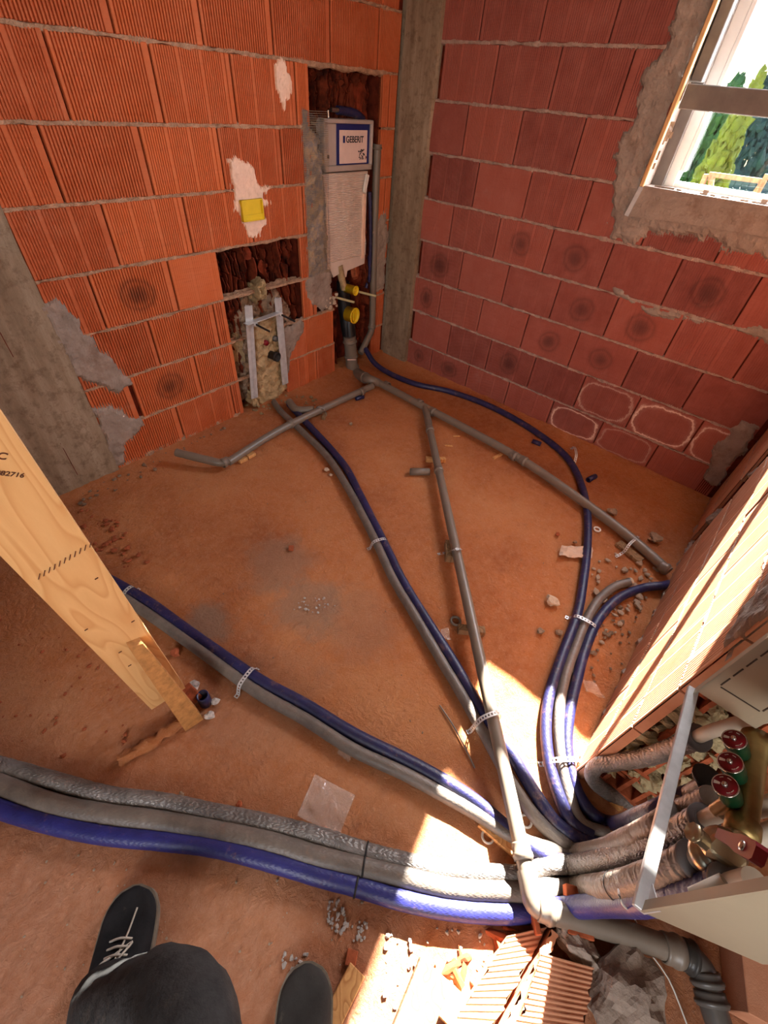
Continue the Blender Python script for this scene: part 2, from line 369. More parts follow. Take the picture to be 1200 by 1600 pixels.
    def build(s, name, mat, parent=None, origin=None, fix=True):
        if parent is not None: o0 = Vector(parent['o'])
        elif origin is not None: o0 = Vector(origin)
        else:
            mn = Vector([min(v[i] for v in s.v) for i in range(3)]); mx = Vector([max(v[i] for v in s.v) for i in range(3)])
            o0 = Vector(((mn.x + mx.x) / 2, (mn.y + mx.y) / 2, mn.z))
        me = bpy.data.meshes.new(name); me.from_pydata([v - o0 for v in s.v], [], s.f)
        for m_ in (mat if isinstance(mat, (list, tuple)) else [mat]): me.materials.append(m_)
        me.polygons.foreach_set('material_index', s.m); me.polygons.foreach_set('use_smooth', s.sm)
        if any(u is not None for u in s.uv):
            ul = me.uv_layers.new(name='UVMap'); k = 0; buf = []
            for f, u in zip(s.f, s.uv):
                for j in range(len(f)): buf += list(u[j]) if u else [0, 0]
            ul.data.foreach_set('uv', buf)
        if fix:
            bm = bmesh.new(); bm.from_mesh(me); bmesh.ops.recalc_face_normals(bm, faces=bm.faces); bm.to_mesh(me); bm.free()
        me.update(); o = bpy.data.objects.new(name, me); COL.objects.link(o)
        if parent is not None: o.parent = parent
        else: o.location = o0
        o['o'] = list(o0); return o
def tag(o, label=None, cat=None, group=None, kind=None):
    if label: o['label'] = label
    if cat: o['category'] = cat
    if group: o['group'] = group
    if kind: o['kind'] = kind
    return o
def thing(name, loc, label, cat, group=None, kind=None):
    o = bpy.data.objects.new(name, None); o.empty_display_size = .05; COL.objects.link(o); o.location = loc; o['o'] = list(loc)
    return tag(o, label, cat, group, kind)
def struct(o, label=None): o['kind'] = 'structure'; (label and o.__setitem__('label', label)); return o
def spline(pts, step=.012):
    """Catmull-Rom through world points, resampled"""
    P = [Vector(p) for p in pts]; out = []; n = len(P)
    for i in range(n - 1):
        p0 = P[max(i - 1, 0)]; p1 = P[i]; p2 = P[i + 1]; p3 = P[min(i + 2, n - 1)]
        k = max(2, int((p2 - p1).length / step))
        for j in range(k):
            t = j / k
            out.append(.5 * ((2 * p1) + (p2 - p0) * t + (2 * p0 - 5 * p1 + 4 * p2 - p3) * t * t + (3 * p1 - p0 - 3 * p2 + p3) * t ** 3))
    out.append(P[-1]); return out

# ------------------------------------------------------------------ brick walls
def inpoly(x, y, poly):
    c = False; j = len(poly) - 1
    for i in range(len(poly)):
        xi, yi = poly[i]; xj, yj = poly[j]
        if (yi > y) != (yj > y) and x < (xj - xi) * (y - yi) / (yj - yi) + xi: c = not c
        j = i
    return c
def segdist(x, y, poly):
    best = 9
    for i in range(len(poly)):
        x1, y1 = poly[i]; x2, y2 = poly[(i + 1) % len(poly)]; dx, dy = x2 - x1, y2 - y1
        t = max(0, min(1, ((x - x1) * dx + (y - y1) * dy) / (dx * dx + dy * dy + 1e-12)))
        best = min(best, math.hypot(x - x1 - t * dx, y - y1 - t * dy))
    return best if inpoly(x, y, poly) else -best
def profile(x0, x1, kind, rnd):
    """(x, depth) samples of a ribbed block face"""
    out = [(x0, -.003), (x0 + .003, 0)]
    per, dep, duty = {'deep': (.0135, .0075, .46), 'fine': (.0115, .0042, .42), 'flat': (.0115, .0011, .4)}[kind]
    x = x0 + .014; n = 0
    while x + per < x1 - .012:
        if n % 10 != 9 or kind == 'deep':
            g = per * duty; out += [(x, 0), (x + g * .12, -dep), (x + g, -dep), (x + g * 1.12, 0)]
        x += per; n += 1
    out += [(x1 - .003, 0), (x1, -.003)]
    return out
def blocks(name, P, items, mat, parent=None, th=.03):
    """items: (x0,x1,z0,z1,kind,tint,eff,ring,dz)"""
    V = []; F = []; UV = []; TC = []; rnd = random.Random(5)
    for (x0, x1, z0, z1, kind, tint, eff, ring) in items:
        pr = profile(x0, x1, kind, rnd); b = len(V); n = len(pr); jd = rnd.uniform(-.002, .002); zs = [z0, z0 + .003, z1 - .003, z1]
        jag = [rnd.uniform(-.0015, .0015) for _ in pr]
        for zi, z in enumerate(zs):
            e = -.003 if zi in (0, 3) else 0
            for i, (x, d) in enumerate(pr): V.append(P(x, d + e + jd, z + (jag[i] if zi in (0, 3) else 0)))
        for zi in range(3):
            for i in range(n - 1):
                F.append((b + zi * n + i, b + zi * n + i + 1, b + (zi + 1) * n + i + 1, b + (zi + 1) * n + i))
                us = [((pr[q][0] - x0) / (x1 - x0), (zs[w_] - z0) / (z1 - z0)) for q, w_ in ((i, zi), (i + 1, zi), (i + 1, zi + 1), (i, zi + 1))]
                UV.append(us); TC.append((tint, eff, ring))
        # sides
        c = len(V); V += [P(x0, -th, z0), P(x1, -th, z0), P(x1, -th, z1), P(x0, -th, z1)]
        q = [b, b + n - 1, b + 4 * n - 1, b + 3 * n]
        for i in range(4):
            j = (i + 1) % 4; F.append((q[i], c + i, c + j, q[j])) if i in (1, 3) else F.append(([b + k for k in range(n)][::-1] if i == 0 else [b + 3 * n + k for k in range(n)]) + ([c, c + 1] if i == 0 else [c + 2, c + 3]))
            UV.append(None); TC.append((tint * .8, 0, 0))
    me = bpy.data.meshes.new(name)
    o0 = Vector(parent['o']) if parent is not None else Vector((0, 0, 0))
    me.from_pydata([v - o0 for v in V], [], F); me.materials.append(mat)
    me.uv_layers.new(name='UVMap'); me.color_attributes.new('tint', 'FLOAT_COLOR', 'CORNER'); bu = []; bc = []
    for f, u, t in zip(F, UV, TC):
        for j in range(len(f)): bu += list(u[j]) if u else [0, 0]; bc += [t[0], t[1], t[2], 1]
    me.uv_layers['UVMap'].data.foreach_set('uv', bu); me.color_attributes['tint'].data.foreach_set('color', bc)
    bm = bmesh.new(); bm.from_mesh(me); bmesh.ops.recalc_face_normals(bm, faces=bm.faces); bm.to_mesh(me); bm.free()
    o = bpy.data.objects.new(name, me); COL.objects.link(o); o['o'] = list(o0)
    if parent is not None: o.parent = parent
    return o
def mortar_strip(mb, P, x0, x1, zc, hw=.009, seed=0, dmax=.004, mi=0):
    n = max(2, int((x1 - x0) / .008)); vs = []; rows = 6
    for i in range(n + 1):
        x = x0 + (x1 - x0) * i / n; w_ = hw * (1 + .9 * nz((x * 9, seed, 0), 1, 3)); c = zc + .006 * nz((x * 5, seed + 9, 0)) + .002 * nz((x * 40, seed + 3, 1))
        dd = dmax * (1.2 * nz((x * 14, seed + 5, 0), 1, 4)) - .002
        for j in range(rows):
            t = j / (rows - 1) * 2 - 1; d = dd + .004 * nz((x * 60, t * 3, seed), 1, 2) - (.014 if abs(t) > .9 else 0)
            vs.append(P(x, d, c + t * w_))
    fs = [(i * rows + j, i * rows + j + 1, (i + 1) * rows + j + 1, (i + 1) * rows + j) for i in range(n) for j in range(rows - 1)]
    mb.add(vs, fs, mi=mi, smooth=False)
def patch(mb, P, poly, thick=.008, res=.010, edge=.025, rough=.006, seed=0, ragged=.03, mi=0, an=1.):
    xs = [p[0] for p in poly]; ys = [p[1] for p in poly]; nx = int((max(xs) - min(xs) + .08) / res); ny = int((max(ys) - min(ys) + .08) / res)
    x0 = min(xs) - .04; y0 = min(ys) - .04; idx = {}; H = {}; vs = []
    for i in range(nx + 1):
        for j in range(ny + 1):
            x = x0 + i * res; y = y0 + j * res; sd = segdist(x, y, poly) + ragged * nz((x * 7, y * 7, seed), 1, 4) + ragged * .5 * nz((x * 30 * an, y * 30 / an, seed + 4), 1, 2)
            H[i, j] = sd
    def vid(i, j):
        if (i, j) not in idx:
            sd = H[i, j]; t = max(0, min(1, sd / edge)); x = x0 + i * res; y = y0 + j * res
            d = -.006 + (thick + .006) * (t * (2 - t)) + rough * nz((x * 25, y * 25, seed), 1, 4) * t
            idx[i, j] = len(vs); vs.append(P(x, d, y))
        return idx[i, j]
    fs = []
    for i in range(nx):
        for j in range(ny):
            if max(H[i, j], H[i + 1, j], H[i, j + 1], H[i + 1, j + 1]) > 0: fs.append((vid(i, j), vid(i + 1, j), vid(i + 1, j + 1), vid(i, j + 1)))
    mb.add(vs, fs, mi=mi, smooth=False); return mb
def cut(rows_items, holes):
    out = []
    for it in rows_items:
        x0, x1, z0, z1 = it[:4]; pieces = [(x0, x1, z0, z1)]
        for (hx0, hx1, hz0, hz1) in holes:
            nw = []
            for (a, b, c, d) in pieces:
                if hx1 <= a or hx0 >= b or hz1 <= c or hz0 >= d: nw.append((a, b, c, d)); continue
                if hx0 > a: nw.append((a, hx0, c, d))
                if hx1 < b: nw.append((hx1, b, c, d))
                m0, m1 = max(a, hx0), min(b, hx1)
                if hz0 > c: nw.append((m0, m1, c, hz0))
                if hz1 < d: nw.append((m0, m1, hz1, d))
            pieces = nw
        out += [p + tuple(it[4:]) for p in pieces if p[1] - p[0] > .03 and p[3] - p[2] > .03]
    return out
rb = random.Random(11)
# ---- left wall (orange blocks), two chased niches
HL = [(-1.55, -.93, -.1, 1.028), (-.80, -.17, .52, 1.80), (-.62, -.17, -.1, .52)]   # holes in the block facing
FILL = (-1.14, -.93, 0, .47)
its = []; base_x = {0: -2.02, 1: -2.22, 2: -2.03, 3: -2.24, 4: -2.08, 5: -2.22, 6: -2.09, 7: -2.22, 8: -2.04, 9: -2.22, 10: -2.04}
kinds_l = {0: 'deep', 1: 'deep', 2: 'deep', 3: 'deep', 4: 'fine', 5: 'fine', 6: 'deep', 7: 'deep', 8: 'fine', 9: 'fine', 10: 'fine'}
def rowz(k, z1, m): return (0 if k == 0 else z1 + (k - 1) * m, z1 + k * m)
for k in range(11):
    z0, z1 = rowz(k, .2494, .2594); j = base_x[k] - .395 * 2; e = [x for x in [j + .397 * q for q in range(9)] if -2.44 < x < -.02]
    e = [-2.455] + [x for x in e if x > -2.38] + [-.02]
    for a, b in zip(e[:-1], e[1:]):
        kd = kinds_l[k] if rb.random() < .8 else rb.choice(['deep', 'fine'])
        if k == 3 and -1.9 < a < -1.8: kd = 'flat'
        if k == 5 and a < -2.3: kd = 'fine'
        if k == 6 and a > -1.8: kd = 'fine'
        ring = 1. if (k == 1 and -2.25 < a < -2.2) or (k == 3 and -2.3 < a < -2.2) else 0.
        gap = .0045 + (.018 if (k == 1 and abs(b + 2.22) < .05) else 0)
        its.append((a + .004, b - gap, z0 + .006, z1 - .006, kd, rb.uniform(.35, 1), 0, ring))
holes_l = HL
its = cut(its, holes_l)
its.append((FILL[0], FILL[1], .0, .24, 'fine', .6, 0, 0)); its.append((FILL[0] - .01, FILL[1], .255, .45, 'flat', .5, 0, 0))
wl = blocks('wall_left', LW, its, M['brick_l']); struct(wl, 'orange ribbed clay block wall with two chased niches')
mb = MB()      # body of the wall behind the facing, cut round the niches
def lbox(mb, u0, u1, d0, d1, z0, z1, P=LW, mi=0):
    vs = [P(u, d, z) for u in (u0, u1) for d in (d0, d1) for z in (z0, z1)]
    mb.add(vs, [(0, 1, 3, 2), (4, 6, 7, 5), (0, 4, 5, 1), (2, 3, 7, 6), (0, 2, 6, 4), (1, 5, 7, 3)], mi=mi)
ND = -.15
for (a, b, c, d) in ((-6.2, -2.46, 0, 2.8), (-2.46, -1.55, 0, 2.8), (-1.55, -.93, 1.028, 2.8), (-.93, -.80, 0, 2.8), (-.80, -.62, 0, .52), (-.80, -.17, 1.80, 2.8), (-.17, .0, 0, 2.8), (-1.14, -.93, 0, .46)):
    lbox(mb, a, b, -.26, -.018, c, d)
for (a, b, c, d) in ((-1.55, -.93, 0, 1.028), (-.80, -.17, 0, 1.80)): lbox(mb, a, b, -.26, ND, c, d)
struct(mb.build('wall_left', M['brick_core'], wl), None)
mb = MB()
for k in range(10):
    z = .2494 + k * .2594
    segs = [(-2.45, -.02)]
    for (a, b, c, d) in HL:
        if c < z < d + .0:
            segs = [s2 for s1 in segs for s2 in ((s1[0], a), (b, s1[1])) if s2[1] > s2[0]] if True else segs
    for a, b in segs:
        if b - a > .03: mortar_strip(mb, LW, a, b, z, .0115, k * 3 + 1, .005)
mortar_strip(mb, LW, -2.45, -1.55, .012, .02, 77, .02)
mb.build('mortar_joint', M['mortar'], wl)
# niche interior: broken cell walls standing as ribs, with ragged shelves of mortar
def niche_ribs(x0, x1, z0, z1, seed, dx=.034, front=-.03):
    rr = random.Random(seed); mb = MB(); x = x0
    while x < x1:
        z = z0
        while z < z1 - .02:
            h = rr.uniform(.10, .26); h = min(h, z1 - z); d = rr.uniform(-.10, front) if rr.random() < .75 else ND + .02
            t = rr.uniform(.006, .011); a = x + rr.uniform(-.006, .006)
            n = 6; vs = []
            for i in range(n + 1):
                zz = z + h * i / n; dd = d + rr.uniform(-.018, .012); xx = a + rr.uniform(-.0015, .0015)
                vs += [LW(xx - t / 2, ND - .005, zz), LW(xx - t / 2, dd, zz), LW(xx + t / 2, dd - .004, zz), LW(xx + t / 2, ND - .005, zz)]
            fs = [(i * 4 + j, i * 4 + j + 1, i * 4 + j + 5, i * 4 + j + 4) for i in range(n) for j in range(3)] + [(0, 1, 2, 3), (n * 4, n * 4 + 1, n * 4 + 2, n * 4 + 3)]
            mb.add(vs, fs); z += h + .008
        x += dx * rr.uniform(.6, 1.3)
    # thin membranes parallel to the wall between the ribs
    for q in range(int((x1 - x0) * (z1 - z0) * 60)):
        cx_ = rr.uniform(x0, x1); cz_ = rr.uniform(z0, z1); ww = rr.uniform(.02, .05); hh = rr.uniform(.04, .15); d = rr.uniform(ND, -.07)
        pl = [(cx_ + ww * math.cos(a) * rr.uniform(.6, 1), cz_ + hh * math.sin(a) * rr.uniform(.6, 1)) for a in [i * PI / 4 for i in range(8)]]
        mb.prism(pl, d - .006, d, lambda p, h: LW(min(max(p[0], x0), x1), h, min(max(p[1], z0), z1)))
    return mb
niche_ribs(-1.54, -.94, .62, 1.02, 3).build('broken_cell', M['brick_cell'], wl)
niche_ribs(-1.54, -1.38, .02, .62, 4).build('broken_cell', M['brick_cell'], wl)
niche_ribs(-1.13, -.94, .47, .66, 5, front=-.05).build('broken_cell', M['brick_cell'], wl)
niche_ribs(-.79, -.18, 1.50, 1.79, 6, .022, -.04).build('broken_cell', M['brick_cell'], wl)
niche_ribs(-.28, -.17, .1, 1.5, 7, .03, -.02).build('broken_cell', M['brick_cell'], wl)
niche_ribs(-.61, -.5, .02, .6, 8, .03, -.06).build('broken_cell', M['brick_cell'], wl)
mb = MB()
for (a, b, z, sd) in ((-1.54, -.94, .77, 1), (-1.54, -1.4, .51, 2), (-1.14, -.93, .47, 3)):
    mortar_strip(mb, lambda u, d, z_: LW(u, d - .04, z_), a, b, z, .014, sd, .03)
mortar_strip(mb, LW, -.80, -.17, 1.80, .012, 21, .01); mortar_strip(mb, LW, -1.55, -.93, 1.03, .010, 22, .01)
mb.build('mortar_joint', M['mortar'], wl)
# mortar skim down the column joint and foot of the wall
mb = MB()
patch(mb, LW, [(-2.46, .93), (-2.40, .96), (-2.34, .86), (-2.30, .70), (-2.24, .55), (-2.22, .47), (-2.29, .43), (-2.36, .50), (-2.47, .60)], .012, seed=3)
patch(mb, LW, [(-2.47, .42), (-2.36, .40), (-2.30, .30), (-2.20, .235), (-2.27, .18), (-2.36, .12), (-2.40, .02), (-2.47, .02)], .012, seed=4)
patch(mb, LW, [(-.90, .76), (-.80, .80), (-.66, .78), (-.64, .56), (-.74, .52), (-.84, .6), (-.9, .7)], .010, seed=5)
patch(mb, LW, [(-.17, 1.08), (-.04, 1.12), (-.04, .55), (-.17, .5)], .006, seed=6, ragged=.06)
patch(mb, LW, [(-1.12, .50), (-.95, .52), (-.94, .44), (-1.08, .30), (-1.13, .08), (-1.17, .05), (-1.17, .5)], .010, seed=15)
mb.build('mortar_smear', M['plaster'], wl)
mb = MB()   # pinkish white plaster dabs
patch(mb, LW, [(-1.40, 1.43), (-1.33, 1.45), (-1.24, 1.37), (-1.20, 1.30), (-1.12, 1.29), (-1.18, 1.25), (-1.13, 1.21), (-1.19, 1.20), (-1.20, 1.12), (-1.26, 1.07), (-1.33, 1.05), (-1.36, 1.12), (-1.38, 1.25)], .007, .005, .010, .005, 8, .035, an=2.6)
patch(mb, LW, [(-1.02, 1.80), (-.97, 1.81), (-.94, 1.74), (-.95, 1.66), (-.99, 1.60), (-1.03, 1.66), (-1.04, 1.74)], .006, .005, .010, .004, 9, .03, an=2.6)
mb.build('plaster_dab', M['putty'], wl)

# ---- right wall (red blocks) with the window opening
WIN = (-2.72, -1.70, 1.46, 2.58)
its = []
effs = {(1, -2.17): 1., (1, -2.56): .5, (2, -2.34): .9, (1, -1.8): .5, (2, -2.71): .4, (0, -2.39): .5}
for k in range(11):
    z0, z1 = rowz(k, .203, .25); off = -.55 if k % 2 == 0 else -.69
    e = [x for x in [off - .37 * q + .37 for q in range(8)] if -2.79 < x < -.29]
    e = sorted([-2.80] + [x for x in e if x > -2.76] + [-.285])
    for a, b in zip(e[:-1], e[1:]):
        kd = rb.choice(['fine', 'fine', 'flat', 'flat', 'fine']); eff = 0.
        for (kk_, b_, e_) in ((0, -1.65, 1.), (0, -2.03, .4), (1, -1.80, .5), (1, -2.17, 1.), (1, -2.55, .9), (2, -2.33, .7)):
            if k == kk_ and abs(b - b_) < .06: eff = e_
        its.append((a + .0035, b - .0035, z0 + .006, z1 - .006, kd, rb.uniform(.1, 1), eff, 1. if rb.random() < .38 and k < 8 else 0.))
its = cut(its, [WIN])
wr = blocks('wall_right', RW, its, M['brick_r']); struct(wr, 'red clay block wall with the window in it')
mb = MB()
for (a, b, c, d) in ((-2.82, -1.70, 0, 1.46), (-2.82, -1.70, 2.58, 2.8), (-1.70, .26, 0, 2.8), (-6.0, -2.72, 0, 2.8)):
    lbox(mb, a, b, -.25, -.018 if a > -5 else 0, c, d, RW)
mb.build('wall_right', M['brick_core'], wr)
mb = MB()
for k in range(10):
    z = .203 + k * .25
    for a, b in ([(-2.8, -.285)] if not WIN[2] < z < WIN[3] else [(-1.70, -.285)]): mortar_strip(mb, RW, a, b, z, .012, k * 5 + 2, .006)
mb.build('mortar_joint', M['mortar_r'], wr)
mb = MB()
patch(mb, RW, [(-1.70, 2.6), (-1.59, 2.6), (-1.55, 2.2), (-1.55, 1.98), (-1.49, 1.85), (-1.53, 1.7), (-1.50, 1.57), (-1.53, 1.44), (-1.57, 1.33), (-1.62, 1.20), (-1.74, 1.20), (-1.83, 1.27), (-1.95, 1.30), (-2.15, 1.29), (-2.36, 1.26), (-2.8, 1.24), (-2.8, 1.455), (-1.70, 1.455)], .012, .012, .03, .006, 12, .04)
patch(mb, RW, [(-1.72, 1.0), (-1.95, .93), (-2.35, .97), (-2.6, .99), (-2.6, .94), (-2.3, .93), (-2.0, .9), (-1.75, .96)], .010, .010, .02, .006, 13, .03)
patch(mb, RW, [(-2.80, .55), (-2.70, .52), (-2.66, .30), (-2.72, .1), (-2.80, .1)], .012, .010, .02, .006, 14, .03)
mb.build('mortar_smear', M['plaster'], wr)
mb = MB()    # smooth apron skim with dimples under the window
mb.prism([(-2.8, 1.36), (-2.35, 1.355), (-1.95, 1.345), (-1.66, 1.33), (-1.69, 1.458), (-2.8, 1.458)], .004, .022, lambda p, h: RW(p[0], h, p[1]))
mb.build('window_apron', M['plaster'], wr)
mb = MB()
for i in range(14):
    u = -1.72 - i * .075; z = 1.395 + (.03 if i % 2 else -.012); mb.box(RW(u, .0235, z), (.004, .018, .014), bev=.001)
mb.build('render_dimple', M['plaster'], wr)
mb = MB(); mb.bar(RW(-1.675, .024, 1.33), RW(-1.695, .024, 1.46), .022, .005, (1, 0, 0)); mb.build('corner_bead', M['zinc'], wr)

# ---- front wall (sunlit), ends at x=-2.12; cell holes show on its broken end
its = []
for k in range(11):
    z0, z1 = rowz(k, .203, .25); off = -1.79 if k % 2 == 0 else -1.62
    e = [x for x in [off + .375 * q for q in range(-1, 6)] if -2.1 < x < -.02]; e = [-2.115] + [x for x in e if x > -2.06] + [-.02]
    for a, b in zip(e[:-1], e[1:]):
        its.append((a + .003, b - .003, z0 + .004, z1 - .004, 'fine', rb.uniform(.3, 1), 0, 0))
CAB = (-2.70, -2.16, .84, 1.6)
its = cut(its, [(-.70, -.52, -.1, 1.2)])
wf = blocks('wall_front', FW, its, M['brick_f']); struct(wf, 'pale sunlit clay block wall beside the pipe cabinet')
mb = MB()
for (a, b, c, d) in ((-2.10, -.70, 0, 2.8), (-.52, 0, 0, 2.8), (-.70, -.52, 1.2, 2.8)): 
    if a == -2.10: lbox(mb, -1.86, -.70, -.25, -.018, 0, 2.8, FW); lbox(mb, -2.10, -1.86, -.25, -.018, .8, 2.8, FW)
    else: lbox(mb, a, b, -.25, -.018, c, d, FW)
lbox(mb, -.70, -.52, -.25, -.12, 0, 1.2, FW)
mb.build('wall_front', M['brick_core'], wf)
mb = MB()
for k in range(10): mortar_strip(mb, FW, -2.1, -.72, .203 + k * .25, .006, k + 60, .003)
for k in range(10): mortar_strip(mb, FW, -.50, -.02, .203 + k * .25, .006, k + 80, .003)
mortar_strip(mb, FW, -2.1, -.02, .01, .018, 90, .015)
mb.build('mortar_joint', M['mortar_r'], wf)
mb = MB(); rr = random.Random(4)   # end cells: webs running back into the wall
for z in [0.0 + i * .062 for i in range(13)]:
    lbox(mb, -2.10 + rr.uniform(0, .03), -1.86, -.25, -.018, z + rr.uniform(-.004, .004), z + .014 + rr.uniform(0, .006), FW)
for d in [-.018 - i * .05 for i in range(5)] + [-.24]:
    lbox(mb, -2.095, -1.86, d - .012, d, 0, .8, FW)
lbox(mb, -1.95, -1.86, -.25, -.02, 0, .8, FW)
mb.build('broken_cell', M['brick_raw'], wf)
mb = MB(); rr = random.Random(9); ce = MB()
for i in range(12):
    for j in range(4):
        if rr.random() < .7: ce.rock(FW(-2.085 + rr.uniform(-.01, .015), -.05 - j * .05 + rr.uniform(-.01, .01), .14 + i * .052), .034, i * 7 + j, (.5, 1, .8), .5, 3)
ce.build('cell_mortar', M['cellm'], wf)
patch(mb, lambda u, d, z: FW(u, d, z), [(-2.11, 1.9), (-2.11, .86), (-2.0, .9), (-1.93, .98), (-1.85, 1.1), (-1.8, 1.9)], .010, .012, .03, .006, 31, .04)
mb.build('mortar_smear', M['plaster'], wf)
# the wall past the cabinet and above it
mb = MB(); lbox(mb, -2.16 - .56, -2.10, -.25, -.02, 1.62, 2.8, FW); lbox(mb, -3.2, -2.72, -.25, -.3, 0, .01, FW)
mb.build('wall_front', M['brick_f'], wf)

# ---- floor, ceiling, hall walls out of view
def floor():
    xs = list(np.arange(-6.2, -4.4, .12)) + list(np.arange(-4.4, .02, .022)) + [.02]; ys = list(np.arange(-6.2, -3.9, .12)) + list(np.arange(-3.9, .2, .022)) + [.2]
    V = []; nx, ny = len(xs), len(ys)
    for x in xs:
        for y in ys:
            h = .004 * nz((x * 1.3, y * 1.3, 0), 1, 3) + .0035 * nz((x * 9, y * 9, 2), 1, 4)
            e = min(-x, -y + SK * x) ; h += .018 * max(0, 1 - max(e, 0) / .12) * (.5 + .8 * abs(nz((x * 12, y * 12, 5), 1, 3)))
            V.append((x, y, h - .002))
    F = [(i * ny + j, (i + 1) * ny + j, (i + 1) * ny + j + 1, i * ny + j + 1) for i in range(nx - 1) for j in range(ny - 1)]
    me = bpy.data.meshes.new('floor'); me.from_pydata(V, [], F); me.materials.append(M['floor'])
    me.polygons.foreach_set('use_smooth', [True] * len(F)); o = bpy.data.objects.new('floor', me); COL.objects.link(o); return struct(o, 'dusty orange brown screed floor')
floor()
mb = MB(); lbox(mb, -6.2, .0, -6.2, .0, 2.8, 3.0, lambda u, d, z: Vector((u, d, z))); struct(mb.build('ceiling', M['ceiling']), 'raw ceiling')
mb = MB()
W3 = lambda u, d, z: Vector((u, d, z))
lbox(mb, -6.4, -6.2, -6.2, 0, 0, 1.0, W3); lbox(mb, -6.4, -6.2, -6.2, 0, 2.6, 2.8, W3); lbox(mb, -6.4, -6.2, -2.2, 0, 1.0, 2.6, W3); lbox(mb, -6.4, -6.2, -6.2, -5.4, 1.0, 2.6, W3)
struct(mb.build('wall_rear', M['brick_core']), 'hall wall behind the photographer')
mb = MB(); lbox(mb, -6.2, 0, -6.4, -6.2, 0, 2.8, W3); struct(mb.build('wall_hall', M['brick_core']), 'far hall wall behind the cabinet')

mb = MB(); lbox(mb, -4.0, -3.8, -1.75, -.15, 0, 2.8, W3); struct(mb.build('wall_light_block', M['brick_core']), 'added unseen wall keeping light off the floor left of the column')  # added out of view to block rear light and darken the floor
# ---- concrete columns
def column(name, P, poly, z1, label, seam=None):
    n = 60; mb = MB(); vs = []; k = len(poly)
    for i in range(n + 1):
        z = z1 * i / n
        for (u, d) in poly: vs.append(P(u + .004 * nz((u * 9, z * 6, d * 5 + 2), 1, 4), d + .003 * nz((u * 9, z * 4, 8), 1, 4) if d > -.1 else d, z))
    mb.add(vs, [(i * k + j, i * k + (j + 1) % k, (i + 1) * k + (j + 1) % k, (i + 1) * k + j) for i in range(n) for j in range(k)])
    if seam:
        for u in seam: lbox(mb, u - .0015, u + .0015, .0, .0115, 0, z1, P, 1)
    return struct(mb.build(name, [M['concrete'], M['brick_core']]), label)
column('trim_1', LW, [(-2.98, -.2), (-2.98, .012), (-2.9, .012), (-2.8, .012), (-2.70, .012), (-2.6, .012), (-2.5, .012), (-2.455, .010), (-2.455, -.2)], 2.8, 'grey concrete column with board marks left of the orange wall', [-2.66])
cu = [(.02, -.04), (-.012, -.04)]
CCP = [(-.0, -.02), (-.025, -.03), (-.028, -.10), (-.028, -.2), (-.026, -.29), (.0, -.295), (.1, -.295), (.1, .02), (.0, .02)]
mb = MB(); vs = []; n = 70
for i in range(n + 1):
    z = 2.8 * i / n
    for (x, y) in CCP: vs.append(Vector((x + .003 * nz((x, y * 5, z * 5), 1, 4), y + .005 * nz((x * 3, y * 5, z * 7 + 4), 1, 4), z)))
kk = len(CCP); mb.add(vs, [(i * kk + j, i * kk + (j + 1) % kk, (i + 1) * kk + (j + 1) % kk, (i + 1) * kk + j) for i in range(n) for j in range(kk)])
struct(mb.build('trim_2', M['concrete']), 'grey concrete column in the corner of the two block walls')

# ------------------------------------------------------------------ window
wn = thing('window_1', (.15, -2.2, 1.46), 'white plastic window in the red block wall', None, kind='structure')
mb = MB(); fx = .17; y0, y1, z0, z1 = WIN
for (a, b, c, d) in ((y1 - .105, y1, z0, z1), (y0, y0 + .075, z0, z1), (y0, y1, z1 - .07, z1), (y0, y1, z0 - .0, z0 + .028)):
    mb.box((fx, (a + b) / 2, (c + d) / 2), (.07 if d - c > .5 else .064, b - a, d - c), bev=.004)
mb.box((fx - .012, y1 - .115, (z0 + z1) / 2 + .02), (.05, .022, z1 - z0 - .1), bev=.003)
mb.build('window_frame', M['pvc'], wn)
mb = MB(); mb.box((fx + .01, (y0 + y1) / 2, (z0 + z1) / 2), (.006, y1 - y0 - .14, z1 - z0 - .1)); mb.build('pane', M['glass'], wn)
mb = MB(); mb.box((.118, y1 - .028, (z0 + z1) / 2), (.030, .056, z1 - z0), bev=.002); mb.build('reveal_board', M['board_grey'], wn)
mb = MB(); lbox(mb, y1 - .001, y1 + .004, -.14, .0, z0, z1, RW); lbox(mb, y0, y1, -.25, .024, z0 - .008, z0 + .005, RW); mb.build('window_sill', M['plaster'], wn)
mb = MB(); mb.bar(RW(-1.695, .022, 1.46), RW(-1.715, .022, 2.6), .020, .028, (1, 0, 0), .003)
tag(mb.build('timber_batten', M['pine']), 'thin orange pine batten standing on the sill at the left edge of the window', 'batten')
mb = MB(); p1 = XP(1072, 152, -.0); mb.bar((0.015, -1.715, 1.80), (0.015, -2.80, 1.785), .085, .028, (1, 0, 0), .003)
tag(mb.build('guard_board', M['board_grey']), 'grey board fixed across the window opening', 'board')
mb = MB(); mb.bar((.06, -1.735, 1.85), (.06, -1.735, 2.57), .05, .05, (1, 0, 0), .003)
tag(mb.build('jamb_board', M['board_grey']), 'upright grey board along the window jamb above the cross board', 'board')

